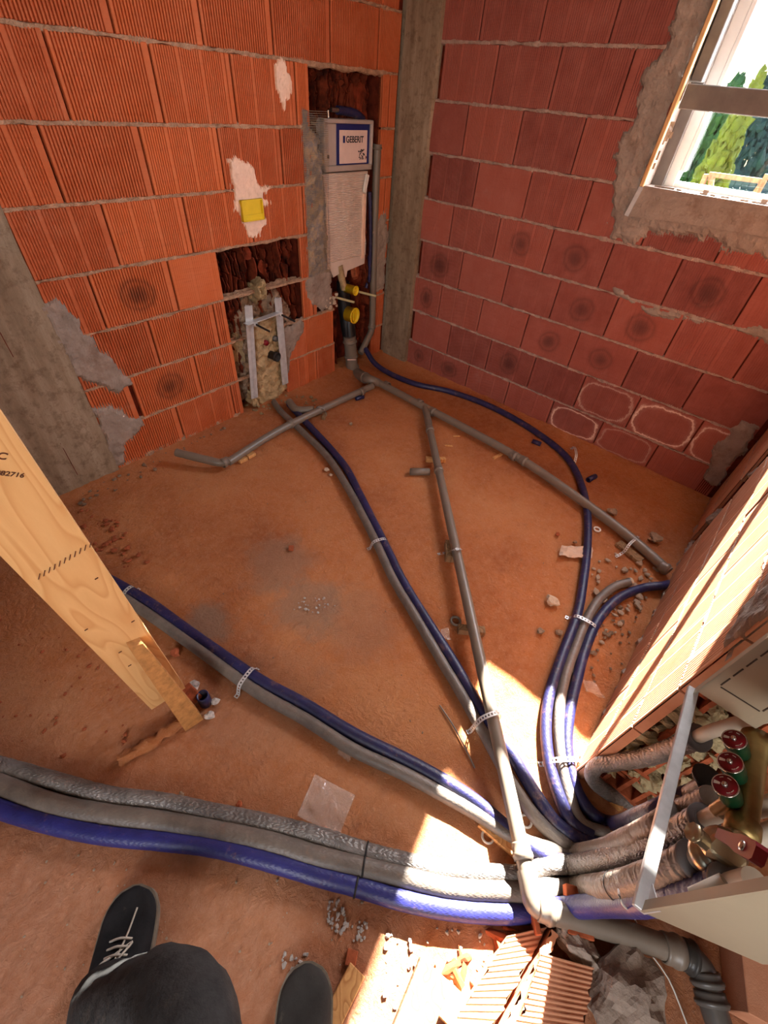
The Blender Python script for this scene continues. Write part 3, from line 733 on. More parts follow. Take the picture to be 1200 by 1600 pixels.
# ------------------------------------------------------------------ outside the window
mb = MB(); mb.add([(.3, -20, -.6), (45, -20, -.6), (45, 25, -.6), (.3, 25, -.6)], [(0, 1, 2, 3)]); struct(mb.build('ground', M['grass']), 'lawn outside')
def conifer(px, py, dist, h, r, mat, label, seed, group=None):
    base = XP(px, py, dist); base = Vector((base.x, base.y, -.6)); t = thing('conifer_tree', base, label, 'tree', group); rr = random.Random(seed)
    mb = MB(); mb.tube([base, base + Vector((0, 0, h * .9))], [.09, .02], 8); mb.build('trunk', M['bark'], t)
    mb = MB()
    for i in range(900):
        z = rr.random() ** .8 * h; R = r * (1 - z / h) ** .7 * (.75 + .35 * rr.random()); a = rr.random() * 6.28
        c = base + Vector((math.cos(a) * R, math.sin(a) * R, z + .2)); s_ = rr.uniform(.04, .10) * (.5 + 1.1 * r); mb.rock(c, s_, i + seed, (.6, .6, 1.2), .8, 1)
    mb.build('foliage', mat, t)
conifer(1098, 250, 7.0, 2.45, .6, M['leaf'], 'dark green conifer at the left side of the window view', 1)
conifer(1130, 240, 6.2, 2.5, .38, M['leaf_y'], 'bright yellow green conifer seen through the window', 2)
conifer(1160, 235, 13, 2.9, 1.2, M['leaf_d'], 'blue green bushy tree furthest away through the window', 3)
fr = thing('garden_fence', XP(1070, 290, 5.2), 'grey board fence in the garden behind the conifers', 'fence')
mb = MB()
for i in range(60): 
    y = -.8 - i * .11; mb.box((8.4, y, .55), (.02, .1, 1.0))
mb.build('fence_board', M['fence'], fr)
mb = MB(); mb.bar((8.35, -.8, .9), (8.35, -7.4, .9), .08, .03); mb.bar((8.35, -.8, .25), (8.35, -7.4, .25), .08, .03); mb.build('fence_rail', M['fence'], fr)
q = XP(1212, 240, 6.5)
hs = thing('garden_shed', (7.3, q.y - .1, -.6), 'blue roofed shed outside the window', 'shed')
mb = MB(); mb.box((7.5, q.y - .3, .1), (1.6, 1.1, 1.4), bev=.02); mb.build('shed_wall', M['house'], hs)
mb = MB(); mb.bar((6.5, q.y - .3, .62), (7.6, q.y - .3, 1.62), 1.25, .05, (0, 1, 0)); mb.bar((8.6, q.y - .3, .62), (7.6, q.y - .3, 1.62), 1.25, .05, (0, 1, 0)); mb.build('shed_roof', M['roof_blue'], hs)
pl = thing('timber_trestle', (.9, -2.25, 1.2), 'small brown timber trestle just outside the window', 'trestle')
def XQ(px, py, x): return XP(px, py, x)
mb = MB(); mb.bar(XQ(1108, 272, .6), XQ(1190, 283, .6), .022, .022); mb.build('rail', M['wood_old'], pl)
for (a, b) in (((1104, 272), (1092, 302)), ((1112, 274), (1110, 303)), ((1200, 272), (1176, 314)), ((1192, 285), (1172, 312))):
    mb = MB(); mb.bar(XQ(*a, .6), XQ(*b, .6), .03, .025); mb.build('leg', M['wood_old'], pl)
mb = MB(); mb.bar(XQ(1070, 305, .6), XQ(1230, 318, .6), .2, .03, (0, 0, 1)); mb.build('base_plank', M['wood_old'], pl)

# ------------------------------------------------------------------ pipes
def wrinkle(amp, freq, seed, tw=.6):
    def fn(L, a, r): return r * (1 + amp * nz((L * freq, math.cos(a + L * tw * 6) * 1.2, math.sin(a) * 1.2 + seed), 1, 2))
    return fn
def creased(amp, freq, seed, L0, depth=.10):
    base_ = wrinkle(amp, freq, seed)
    def fn(L, a, r):
        k = max(0., min(1., (L - L0) / .12))
        if k <= 0: return base_(L, a, r)
        v = abs(nz((L * 62 + .35 * math.sin(a + seed), math.cos(a) * .9, math.sin(a) * .9 + seed), 1, 2)); return base_(L, a, r) * (1 + .04 * k - depth * k * max(0., 1 - v * 5.5))
    return fn
def ins_pipe(pts, r, mat, label, amp=.03, freq=45, seed=0, group=None, name='insulated_pipe', extra=None, sides=16, step=.010, tail=0):
    if tail: step = .0045
    path = spline(pts, step); Lt = sum((b - a).length for a, b in zip(path[:-1], path[1:])); mb = MB(); mb.tube(path, r, sides, True, creased(amp, freq, seed, Lt - tail) if tail else wrinkle(amp, freq, seed))
    t = thing(name, path[0], label, 'pipe', group)
    mb.build('insulation', mat, t)
    return t, path
R5 = .023
def fl(pts, r, lift=.0): return [FP(x, y, (p[0] if p else 0) + r + lift) for (x, y, *p) in pts]
# three runs on the left, passing under the timber
def pz(lst, r): return [FP(a[0], a[1], r + (a[2] if len(a) > 2 else 0)) for a in lst]
L1 = pz([(-110, 1168), (0, 1196), (83, 1219), (167, 1242), (250, 1252), (333, 1269), (417, 1286), (500, 1307), (572, 1331), (645, 1349), (707, 1362), (783, 1366), (815, 1366)], .027)
L2 = pz([(-110, 1180), (0, 1225), (83, 1257), (167, 1273), (250, 1284), (333, 1298), (417, 1315), (500, 1340), (572, 1356), (630, 1370), (707, 1388), (795, 1393)], .030)
L3 = pz([(-110, 1220), (0, 1263), (83, 1288), (167, 1305), (250, 1313), (333, 1323), (417, 1344), (500, 1369), (553, 1383), (630, 1406), (707, 1421), (795, 1427)], .028)
def ext(P_, k=.2): d_ = (P_[0] - P_[1]).normalized(); return [P_[0] + d_ * k] + P_
L1, L2, L3 = ext(L1), ext(L2), ext(L3)
# rises to the manifold: px with chosen y-plane in the wall opening
def up(lst): return [YP(a, b, c) for (a, b, c) in lst]
foil = L1 + [FP(860, 1352, .03), FP(900, 1350, .06)] + up([(960, 1340, -2.94), (1010, 1322, -2.93), (1060, 1300, -2.925), (1098, 1282, -2.92)])
thick = L2 + [FP(850, 1390, .03)] + up([(905, 1387, -2.96), (960, 1385, -2.94), (1020, 1370, -2.925), (1085, 1345, -2.92)])
bluek = L3 + [FP(860, 1421, .03)] + up([(930, 1415, -2.97), (1000, 1410, -2.96), (1070, 1402, -2.95), (1140, 1386, -2.94)])
t1, pth = ins_pipe(foil, .026, M['ins_foil'], 'silver foil insulated pipe, upper of the three thick pipes crossing the bottom left', .05, 60, 1, tail=.85)
t2, pth2 = ins_pipe(thick, .030, M['ins_grey'], 'thick grey insulated pipe between silver and blue pipes, ending at the red lever valve', .03, 50, 2, tail=.80)
t3, pth3 = ins_pipe(bluek, .027, M['ins_blue_v'], 'thick blue insulated pipe, lowest of the three pipes crossing the bottom left', .02, 30, 3, tail=.5)
# middle left pair
BL = pz([(120, 878), (190, 916), (240, 946), (300, 990), (400, 1059), (477, 1101), (553, 1147), (630, 1185), (687, 1216), (740, 1250), (790, 1292), (830, 1325), (870, 1345), (905, 1348)], R5)
GL = pz([(150, 905), (205, 942), (250, 972), (320, 1022), (400, 1080), (477, 1124), (553, 1172), (630, 1208), (684, 1237), (740, 1268), (800, 1305), (850, 1325), (900, 1330)], .022)
BL, GL = ext(BL, .5), ext(GL, .5)
grey_a = GL + up([(950, 1322, -2.93), (1000, 1304, -2.91), (1050, 1275, -2.93), (1112, 1246, -2.925)])
ins_pipe(grey_a, .0225, M['ins_grey'], 'grey insulated pipe of the pair running from beneath the timber to the cabinet', .03, 50, 5, tail=.6)
ins_pipe(BL + [FP(960, 1360, .03), YP(1040, 1352, -2.96), YP(1110, 1330, -2.95)], R5, M['ins_blue'], 'blue insulated pipe of the pair running from beneath the timber to the cabinet', .015, 30, 6)
# middle pair
GM = pz([(428, 628, .0), (440, 644), (472, 674), (512, 714), (542, 760), (565, 802), (588, 848), (615, 906), (649, 963), (687, 1028), (726, 1093), (776, 1182), (800, 1225), (835, 1275), (875, 1312), (920, 1328)], .0215)
BM = pz([(452, 632), (480, 662), (512, 696), (540, 730), (560, 768), (580, 808), (604, 856), (630, 909), (668, 971), (707, 1032), (745, 1097), (770, 1140), (799, 1178), (833, 1235), (868, 1285), (905, 1310), (940, 1322)], .022)
ins_pipe(GM + up([(970, 1312, -2.92), (1030, 1284, -2.90), (1070, 1252, -2.94), (1105, 1228, -2.935)]), .0215, M['ins_grey'], 'grey insulated pipe of the middle pair running from the washbasin frame to the cabinet', .03, 50, 7, tail=.55)
ins_pipe(BM, .0225, M['ins_blue'], 'blue insulated pipe of the middle pair running from the washbasin frame to the cabinet', .015, 30, 8)
# right side: long blue loop, open grey, short blue
BR = [YP(571, 545, -.07), FP(585, 567, .06)] + pz([(610, 584), (650, 600), (700, 611), (750, 628), (800, 652), (850, 684), (885, 714), (905, 748), (917, 795), (918, 850), (912, 905), (902, 960), (880, 1020), (860, 1080), (853, 1130), (857, 1185), (872, 1240), (892, 1283), (925, 1305)], .0215)
ins_pipe(BR, .0215, M['ins_blue'], 'long dark blue pipe looping along the red wall from the cistern corner', .015, 30, 9)
GR = pz([(985, 909, .015), (960, 917), (935, 938), (915, 972), (900, 1010), (884, 1055), (874, 1110), (876, 1170), (888, 1235), (908, 1285), (950, 1303)], .0205)
tg, gpath = ins_pipe(GR, .0205, M['ins_grey'], 'grey insulated pipe between two blue pipes with an open end in the rubble', .02, 50, 10)
mb = MB(); d_ = (gpath[0] - gpath[3]).normalized(); mb.lathe(gpath[0] - d_ * .004, d_, [(.0, .006), (.012, .006), (.013, .012), (.020, .012), (.0215, .008), (.0215, 0), (.0, 0)]); mb.build('pipe_end', M['pale_pipe'], tg)
BS = [YP(1052, 907, WY - .05)] + pz([(1040, 914), (1003, 919), (965, 936), (935, 968), (916, 1010), (902, 1060), (890, 1112), (886, 1165), (896, 1222), (922, 1268), (957, 1286)], .0215) + up([(1010, 1272, -2.91), (1060, 1250, -2.93), (1110, 1230, -2.97)])
ins_pipe(BS, .0215, M['ins_blue'], 'short blue pipe coming out of the wall foot and bending to the cabinet', .015, 30, 11, tail=.45)
# upper loop with wrinkled grey sleeve
UL = [FP(1010, 1262, .03), FP(975, 1250, .04), FP(943, 1234, .07), FP(925, 1213, .12), FP(934, 1196, .18), FP(965, 1191, .27), FP(1010, 1183, .40), FP(1060, 1165, .56), YP(1090, 1152, -2.90)]
tu, upth = ins_pipe(UL, .0235, M['ins_foil'], 'wrinkled grey insulated pipe looping up beside the broken wall end', .04, 60, 12, tail=.75)
mb = MB(); mb.tube(spline([upth[-1] - (upth[-1] - upth[-8]).normalized() * .02, YP(1110, 1143, -2.90), YP(1160, 1128, -2.92), YP(1215, 1112, -2.94)]), .0145, 16); mb.build('pipe_core', M['pale_pipe'], tu)
mb = MB(); dd = (upth[-1] - upth[-4]).normalized(); mb.lathe(upth[-1] - dd * .008, dd, [(.024, 0), (.032, .004), (.030, .012), (.015, .014)]); mb.build('sleeve_end', M['ins_inner'], tu)
for (px, py, Y, tt, pp) in ((1100, 1281, -2.92, t1, pth), (1087, 1344, -2.89, t2, pth2), (1142, 1386, -2.94, t3, pth3)):
    e = pp[-1]; dd = (pp[-1] - pp[-5]).normalized(); r_ = .030 if tt is not t1 else .026
    mb = MB(); mb.lathe(e - dd * .004, dd, [(r_ * .98, 0), (r_ * 1.12, .004), (r_ * 1.1, .012), (r_ * .6, .014)]); mb.build('sleeve_end', M['ins_inner'], tt)
    mb = MB(); mb.tube([e - dd * .01, e + dd * .07], .0145 if tt is t1 else .018, 18); mb.build('pipe_core', M['pale_pipe'], tt)
# two more pipes visible right of the manifold
mb = MB(); mb.tube(spline([YP(1128, 1262, -2.98), YP(1165, 1265, -2.99), YP(1215, 1255, -3.0)]), .018, 14); tag(mb.build('composite_pipe', M['pale_pipe']), 'pale bare pipe behind the brass manifold, upper of two', 'pipe')
mb = MB(); mb.tube(spline([YP(1150, 1318, -2.99), YP(1180, 1310, -3.0), YP(1220, 1296, -3.01)]), .018, 14); tag(mb.build('composite_pipe', M['pale_pipe']), 'pale bare pipe behind the red lever, lower of two', 'pipe')
# chase pipe in the front wall
mb = MB(); cp = spline([FW(-.61, -.07, .02), FW(-.60, -.05, .3), FW(-.58, -.05, .6), FW(-.56, -.05, 1.1)], .02); mb.tube(cp, .02, 14, fn=wrinkle(.03, 40, 4))
tc = thing('conduit_pipe', cp[0], 'dark grey pipe rising in the chase of the pale front wall', 'pipe'); mb.build('insulation', M['ins_grey'], tc)
for z in (.18, .5, .85): MB().rock(FW(-.61, -.05, z), .06, int(z * 100), (1, .7, 1.4), .4, 3).build('mortar_pad', M['plaster'], tc)

# perforated straps
def strap(path, label, w_=.017, parent=None, group='perforated metal straps over the pipes'):
    P = spline(path, .004); n = len(P); mb = MB(); L = 0; pitch = .011; samples = [P[0]]; acc = 0
    for a, b in zip(P[:-1], P[1:]):
        acc += (b - a).length
        if acc >= pitch: samples.append(b); acc = 0
    for a, b in zip(samples[:-1], samples[1:]):
        t = (b - a).normalized(); s_ = t.cross(Vector((0, 0, 1)))
        if s_.length < .2: s_ = t.cross((P[-1] - P[0]).normalized().cross(Vector((0, 0, 1))))  if False else strap.side
        s_.normalize(); nrm = s_.cross(t).normalized(); c = (a + b) / 2; hl = (b - a).length / 2; hw = w_ / 2; r = min(hl, hw) * .62
        strap.side = s_
        out = [(-hl, -hw), (0, -hw), (hl, -hw), (hl, 0), (hl, hw), (0, hw), (-hl, hw), (-hl, 0)]
        inn = [(r * math.cos(math.radians(225 + 45 * i)), r * math.sin(math.radians(225 + 45 * i))) for i in range(8)]
        for h, fl_ in ((0, 0), (.0009, 1)):
            vs = [c + t * x + s_ * y + nrm * h for x, y in out + inn]
            mb.add(vs, [(i, (i + 1) % 8, 8 + (i + 1) % 8, 8 + i) for i in range(8)])
    o = mb.build('perforated_strap', M['zinc']); return tag(o, label, 'strap')
strap.side = Vector((1, 0, 0))
def over(p1, p2, h, foot=.015):
    """strap arching from floor pixel p1 over pipes to floor pixel p2"""
    a = FP(*p1, .003); b = FP(*p2, .003); d = (b - a); e = d.normalized()
    return [a - e * foot, a, a + d * .12 + Vector((0, 0, h * .75)), a + d * .3 + Vector((0, 0, h)), a + d * .7 + Vector((0, 0, h)), a + d * .88 + Vector((0, 0, h * .75)), b, b + e * foot]
strap(over((578, 857), (606, 849), .048), 'perforated strap across the middle pair of pipes at their half way point')
strap(over((372, 1085), (402, 1046), .05), 'perforated strap across the left pair of pipes below the timber')
strap(over((196, 938), (215, 922), .048), 'perforated strap across the left pair of pipes where the timber covers them')
strap(over((888, 966), (932, 990), .047), 'perforated strap across the three right pipes beside the rubble')
strap(over((848, 1194), (906, 1192), .047), 'perforated strap across the three right pipes in the sunlight')
strap(over((735, 1142), (778, 1126), .11), 'perforated strap across the middle pair and the thin drain pipe in the sun patch')
strap(over((893, 702), (898, 722), .045), 'perforated strap on the long blue loop near the red wall')
def band(tt, path, idx, r, mat=None):
    c = path[idx]; dd = (path[idx + 2] - path[idx - 2]).normalized(); mb = MB(); mb.lathe(c - dd * .003, dd, [(r, 0), (r * 1.04, .001), (r * 1.04, .005), (r, .006)]); mb.build('seam', mat or M['rubber'], tt)
def near(path, px, py):
    best = 0; bd = 1e9
    for i, p in enumerate(path):
        q = RM.transposed() @ (p - CAM)
        if q.z > -.05: continue
        x = 600 + FPX * q.x / -q.z; y = 800 - FPX * q.y / -q.z; d = (x - px) ** 2 + (y - py) ** 2
        if d < bd: bd = d; best = i
    return max(3, min(best, len(path) - 4))
band(t1, pth, near(pth, 573, 1331), .0275); band(t2, pth2, near(pth2, 568, 1356), .0315); band(t3, pth3, near(pth3, 557, 1385), .0285)
band(t2, pth2, near(pth2, 965, 1385), .0315); band(t1, pth, near(pth, 1033, 1315), .0275)

# ---- drain pipes (grey push-fit)
def collar(c, axis, r, mats=M['ht'], L=.045):
    mb = MB(); ax = Vector(axis).normalized(); b = Vector(c) - ax * L / 2
    mb.lathe(b, ax, [(r, 0), (r * 1.12, .001), (r * 1.14, .006), (r * 1.14, L * .55), (r * 1.24, L * .6), (r * 1.26, L * .72), (r * 1.24, L * .84), (r * 1.16, L * .88), (r * 1.16, L), (r, L)], 22)
    return mb
RD = .0265
mz = .045
A0 = FP(556, 583, .07); A1 = FP(590, 597, mz); A2 = FP(1045, 893, .035)
main = thing('drain_pipe', FP(820, 720), 'long grey drain pipe running diagonally from the corner to the pale wall foot', 'pipe')
mpth = spline([A1, FP(660, 634, mz), FP(740, 676, mz), FP(815, 718, mz), FP(900, 776, mz), FP(980, 836, mz - .003), A2], .03)
MB().tube(mpth, RD, 20).build('pipe_run', M['ht'], main)
dv = (mpth[-1] - mpth[0]).normalized()
for (px, py) in ((604, 602), (655, 630), (676, 643), (803, 712), (818, 720)): collar(FP(px, py, mz), dv, RD).build('coupling', M['ht'], main)
collar(FP(1037, 887, .037), dv, RD).build('coupling', M['ht'], main)
# tee mouth to the thin branch
T0 = FP(664, 636, mz); T1 = FP(670, 662, mz + .0)
MB().tube([T0, T1], RD * .95, 20).build('tee_mouth', M['ht'], main)
# middle branch
br = thing('drain_pipe', FP(720, 900), 'thin grey drain pipe running from the tee down the middle to the sunny elbow', 'pipe')
zb = .085
bpts = [(668, 655, .05), (674, 690, .06), (684, 735, .07), (693, 765, zb), (710, 823, zb), (726, 908, zb), (741, 992, zb), (760, 1070, zb), (774, 1143, zb), (787, 1200, zb), (798, 1243, zb), (813, 1315, zb), (826, 1378, zb)]
# keep it straight in space: two straight lengths
Bs = [FP(668, 655, .05), FP(681, 722, .07)]; Be = [FP(681, 722, .07), FP(828, 1388, .085)]
bp = spline([FP(668, 655, .05), FP(747, 1016, .075).lerp(FP(668, 655, .05).lerp(FP(826, 1378, .085), .5), 1.0), FP(826, 1378, .085)], .03)
MB().tube(bp, .024, 20).build('pipe_run', M['ht'], br)
for i_, (px, py) in enumerate(((672, 672), (683, 735))):
    j = near(bp, px, py) if len(bp) > 8 else 3
    collar(bp[j], (bp[j + 1] - bp[j - 1]), .024).build('coupling', M['ht'], br)
j = near(bp, 815, 1325); collar(bp[j], bp[j + 1] - bp[j - 1], .025).build('coupling', M['ht'], br)
# elbow and thick outlet
E0 = FP(826, 1378, zb); E1 = FP(835, 1412, .08); E2 = FP(862, 1424, .08); O1 = FP(1040, 1476, .085); 
ol = thing('drain_pipe', FP(950, 1450), 'thick grey outlet pipe leaving the sunny elbow toward the bottom right corner', 'pipe')
MB().tube(spline([FP(823, 1362, zb), E0, E1, E2, FP(885, 1431, .08)], .008), .029, 20).build('elbow', M['ht'], ol)
outp = spline([FP(860, 1424, .08), FP(950, 1450, .08), FP(1060, 1487, .08)], .03)
MB().tube(outp, .030, 22).build('pipe_run', M['ht'], ol)
od = (outp[-1] - outp[0]).normalized()
collar(FP(852, 1420, .08), od, .030).build('coupling', M['ht'], ol)
collar(FP(1050, 1484, .08), od, .031, L=.05).build('coupling', M['ht'], ol)
dk = spline([FP(1056, 1486, .08), FP(1082, 1498, .08), FP(1100, 1520, .08), FP(1108, 1550, .075), FP(1118, 1585, .07), FP(1140, 1650, .06)], .01)
MB().tube(dk, .032, 20).build('elbow', M['ht_dark'], ol)
for (px, py) in ((1078, 1495), (1103, 1530), (1109, 1560), (1066, 1490)):
    j = near(dk, px, py); collar(dk[j], dk[j + 1] - dk[j - 1], .0325, L=.03).build('coupling', M['ht_dark'], ol)
# left branch
lb = thing('drain_pipe', FP(430, 680), 'grey drain pipe lying in front of the orange wall with an elbow and open end', 'pipe')
za = .05
lp = [FP(582, 603, za), FP(450, 665, za), FP(357, 722, za)]
MB().tube(spline(lp, .03), .0245, 20).build('pipe_run', M['ht'], lb)
le = spline([FP(362, 719, za), FP(345, 723, za), FP(325, 719, .06), FP(276, 707, .075)], .012)
MB().tube(le, .0245, 20, caps=False).build('elbow', M['ht'], lb)
ed = (le[-1] - le[-3]).normalized(); mb = MB(); mb.lathe(le[-1], ed, [(.0245, -.001), (.0245, .001), (.021, .001), (.021, -.05), (0, -.05)]); tag(mb.build('open_end', M['ht_dark'], lb), 'dark open mouth')
for (px, py) in ((352, 722), (455, 662), (565, 612), (500, 640)):
    j = 0; P_ = FP(px, py, za); collar(P_, lp[2] - lp[1], .0245, L=.03 if px == 500 else .045).build('coupling', M['ht'], lb)
# pipe stack under the cistern
st = thing('drain_stack', LW(-.40, .02, 0), 'grey waste stack with black bend below the white cistern', 'pipe')
def L3p(px, py, d): u, z = LP(px, py, d); return LW(u, d, z)
MB().tube(spline([L3p(545, 492, -.02), L3p(546, 510, .0), L3p(548, 530, .02)], .01), .046, 24).build('black_bend', M['black_pl'], st)
MB().tube(spline([L3p(536, 440, -.06), L3p(538, 480, -.05), L3p(545, 528, .0)], .02), .05, 20).build('black_casing', M['black_pl'], st)
sp = spline([L3p(546, 525, .02), L3p(549, 560, .03), L3p(550, 572, .04), L3p(556, 583, .07), FP(575, 592, .07), FP(592, 598, mz)], .01)
MB().tube(sp, [.050 if i < len(sp) * .55 else .050 - .02 * (i / len(sp) - .55) / .45 for i in range(len(sp))], 24).build('pipe_run', M['ht'], st)
for (px, py) in ((547, 532), (549, 556), (550, 574), (571, 590)):
    j = near(sp, px, py); collar(sp[j], sp[j + 1] - sp[j - 1], .047 if py < 580 else .036, L=.03).build('coupling', M['ht'], st)
mb = MB(); mb.bar(L3p(543, 562, .095), L3p(556, 562, .095), .004, .010, (0, 0, 1)); mb.build('paper_label', M['sticker'], st)
vp = spline([L3p(590, 226, -.02), L3p(586, 330, -.02), L3p(583, 450, -.01), L3p(581, 510, .0), L3p(574, 530, .02), L3p(563, 552, .04)], .02)
MB().tube(vp, .026, 18, caps=True).build('vertical_pipe', M['ht'], st)
collar(vp[1], vp[2] - vp[0], .026, L=.03).build('coupling', M['ht'], st)
j = near(vp, 580, 512); collar(vp[j], vp[j + 1] - vp[j - 1], .0265, L=.04).build('coupling', M['ht'], st)
# yellow protective caps and cream rods
yc = thing('protective_cap', L3p(545, 450, .0), 'small yellow protective cap on the flush pipe, above the wider yellow cap', 'cap')
def cup(c, axis, r, L, mat, parent, name='cap_shell', core=True):
    mb = MB(); mb.lathe(c, axis, [(0, 0), (r, 0), (r, L), (r * 1.06, L), (r * 1.06, L - .006), (r, L - .008)], 26)
    mb.lathe(c, axis, [(r, L), (r * .86, L), (r * .86, L * .55), (0, L * .55)], 26)
    if core: mb.lathe(c, axis, [(r * .35, L * .55), (r * .35, L * .95), (r * .2, L * .95), (r * .2, L * .55)], 18)
    return mb.build(name, mat, parent)
AX = NL + Vector((.1, 0, .02))
cup(L3p(540, 450, -.02), AX, .032, .10, M['yellow'], yc)
yc2 = thing('protective_cap', L3p(545, 490, .02), 'wide yellow protective cap on the black waste bend', 'cap')
cup(L3p(543, 490, .02), AX, .055, .075, M['yellow'], yc2, core=False)
mb = MB(); mb.lathe(L3p(543, 490, .02), AX, [(.046, .02), (.046, .06)], 22); mb.bar(L3p(543, 490, .02) + AX.normalized() * .06 + Vector((0, 0, -.045)), L3p(543, 490, .02) + AX.normalized() * .06 + Vector((0, 0, .045)), .006, .012, AX); mb.build('inner_web', M['yellow'], yc2)
mb = MB(); mb.tube([L3p(526, 465, 0), L3p(526, 465, 0) + NL * .15 + EL * .03], .008, 10); tag(mb.build('fixing_rod', M['cream_rod']), 'cream threaded rod above the wide yellow cap', 'rod')
mb = MB(); mb.tube([L3p(561, 456, 0), L3p(561, 456, 0) + NL * .15 + EL * .03], .008, 10); tag(mb.build('fixing_rod', M['cream_rod']), 'cream threaded rod right of the small yellow cap crossing the grey pipe', 'rod')

# ------------------------------------------------------------------ cistern
cs = thing('concealed_cistern', LW(-.46, -.05, .75), 'built-in toilet cistern with a printed sticker in the corner niche', 'cistern')
def lbx(name, mat, parent, u0, u1, d0, d1, z0, z1, bev=.006, tilt=0):
    mb = MB(); R = Matrix((EL, NL, Vector((0, 0, 1)))).transposed(); mb.box(LW((u0 + u1) / 2, (d0 + d1) / 2, (z0 + z1) / 2), (abs(u1 - u0), abs(d1 - d0), abs(z1 - z0)), R, bev); return mb.build(name, mat, parent)
lbx('casing', M['tank_grey'], cs, -.68, -.23, -.14, -.035, 1.335, 1.585, .02)
for (a, b, c, d) in ((-.68, -.665, 1.335, 1.585), (-.25, -.23, 1.335, 1.585), (-.68, -.23, 1.565, 1.585), (-.68, -.23, 1.335, 1.365)):
    lbx('casing_rim', M['tank_grey'], cs, a, b, -.05, -.010, c, d, .004)
lbx('cover_plate', M['tank_grey'], cs, -.665, -.56, -.04, -.025, 1.365, 1.565, .004)
lbx('blue_panel', M['sticker_blue'], cs, -.56, -.25, -.04, -.026, 1.365, 1.565, .002)
stk = lbx('sticker', M['sticker'], cs, -.535, -.275, -.03, -.0235, 1.372, 1.535, .001)
def text(body, mat, parent, org, ex, ey, size, name='print', ext=.0004, sx=1.0):
    cu_ = bpy.data.curves.new(name, 'FONT'); cu_.body = body; cu_.size = size; cu_.extrude = ext; cu_.offset = .0006 * size / .03
    to = bpy.data.objects.new(name, cu_); COL.objects.link(to); bpy.context.view_layer.update()
    dg = bpy.context.evaluated_depsgraph_get(); me = bpy.data.meshes.new_from_object(to.evaluated_get(dg)); bpy.data.objects.remove(to)
    ex = Vector(ex).normalized(); ey = Vector(ey).normalized(); n = ex.cross(ey)
    mb = MB(); mb.add([Vector(org) + ex * v.co.x * sx + ey * v.co.y + n * v.co.z for v in me.vertices], [list(p.vertices) for p in me.polygons]); return mb.build(name, mat, parent)
text('GEBERIT', M['black_ink'], stk, LW(-.478, -.0228, 1.476), EL, (0, 0, 1), .044)
lbx('logo_square', M['sticker_blue'], stk, -.505, -.486, -.024, -.0225, 1.474, 1.508, .0003)
mb = MB(); rr = random.Random(3)
for i in range(46):
    u = rr.uniform(-.36, -.30); z = rr.uniform(1.39, 1.44); mb.box(LW(u, -.0230, z), (.006, .001, .006), Matrix((EL, NL, Vector((0, 0, 1)))).transposed())
mb.build('print', M['black_ink'], stk)
# ribbed insulation apron
mb = MB(); n = 52; vs = []; zt, zb_ = 1.325, .82
for i in range(n * 2 + 1):
    z = zt + (zb_ - zt) * i / (n * 2); dd = .006 if i % 2 else 0; t = i / (n * 2)
    ua, ub = -.685 + .03 * t, -.255 - .0 * t
    for u in np.linspace(ua, ub, 9): vs.append(LW(u, -.03 + dd + .012 * nz((u * 5, z * 4, 1)), z))
mb.add(vs, [(i * 9 + j, i * 9 + j + 1, (i + 1) * 9 + j + 1, (i + 1) * 9 + j) for i in range(n * 2) for j in range(8)])
lw_ = lambda p, h: LW(p[0], h, p[1])
mb.prism([(-.655, .82), (-.255, .82), (-.26, .76), (-.45, .74), (-.46, .70), (-.52, .70), (-.52, .74), (-.6, .72)], -.05, -.028, lw_)
mb.prism([(-.69, 1.325), (-.25, 1.325), (-.255, .80), (-.655, .76)], -.12, -.033, lw_)
mb.build('ribbed_insulation', M['tank_foam'], cs)
for (u0, u1, z0_, z1_) in ((-.30, -.27, .80, 1.2), (-.665, -.65, .8, 1.28)):
    lbx('edge_strip', M['putty'], cs, u0, u1, -.04, -.020, z0_, z1_, .003)
mb = MB(); mb.bar(LW(-.27, -.015, 1.31), LW(-.30, -.015, 1.21), .035, .012, NL, .004); mb.build('bracket', M['white_pl'], cs)
lbx('button', M['black_ink'], cs, -.645, -.628, -.026, -.022, 1.40, 1.418, .001)
mb = MB(); mb.tube([L3p(517, 171, -.05), L3p(528, 172, -.05)], .012, 12); mb.tube([L3p(512, 172, -.05), L3p(513, 184, -.05)], .009, 10); mb.build('inlet_valve', M['steel'], cs)
mb = MB(); mb.tube(spline([L3p(527, 172, -.06), L3p(542, 174, -.06), L3p(556, 178, -.06), L3p(566, 186, -.07)], .008), .022, 14, fn=wrinkle(.05, 60, 3)); mb.build('blue_hose', M['ins_blue'], cs)
mb = MB(); mb.tube(spline([L3p(530, 415, -.04), L3p(534, 435, -.03), L3p(538, 452, -.02)], .01), .026, 14, fn=wrinkle(.1, 30, 3)); mb.build('flush_pipe', M['foam'], cs)
mb = MB(); mb.rock(L3p(553, 436, -.10), .075, 5, (1.2, .6, 1), .3); mb.build('foam_lump', M['brick_raw'], cs)
mb = MB(); mb.tube(spline([L3p(577, 400, -.05), L3p(577, 430, -.05), L3p(572, 450, -.05)], .01), .014, 10); mb.build('blue_conduit', M['ins_blue'], cs)
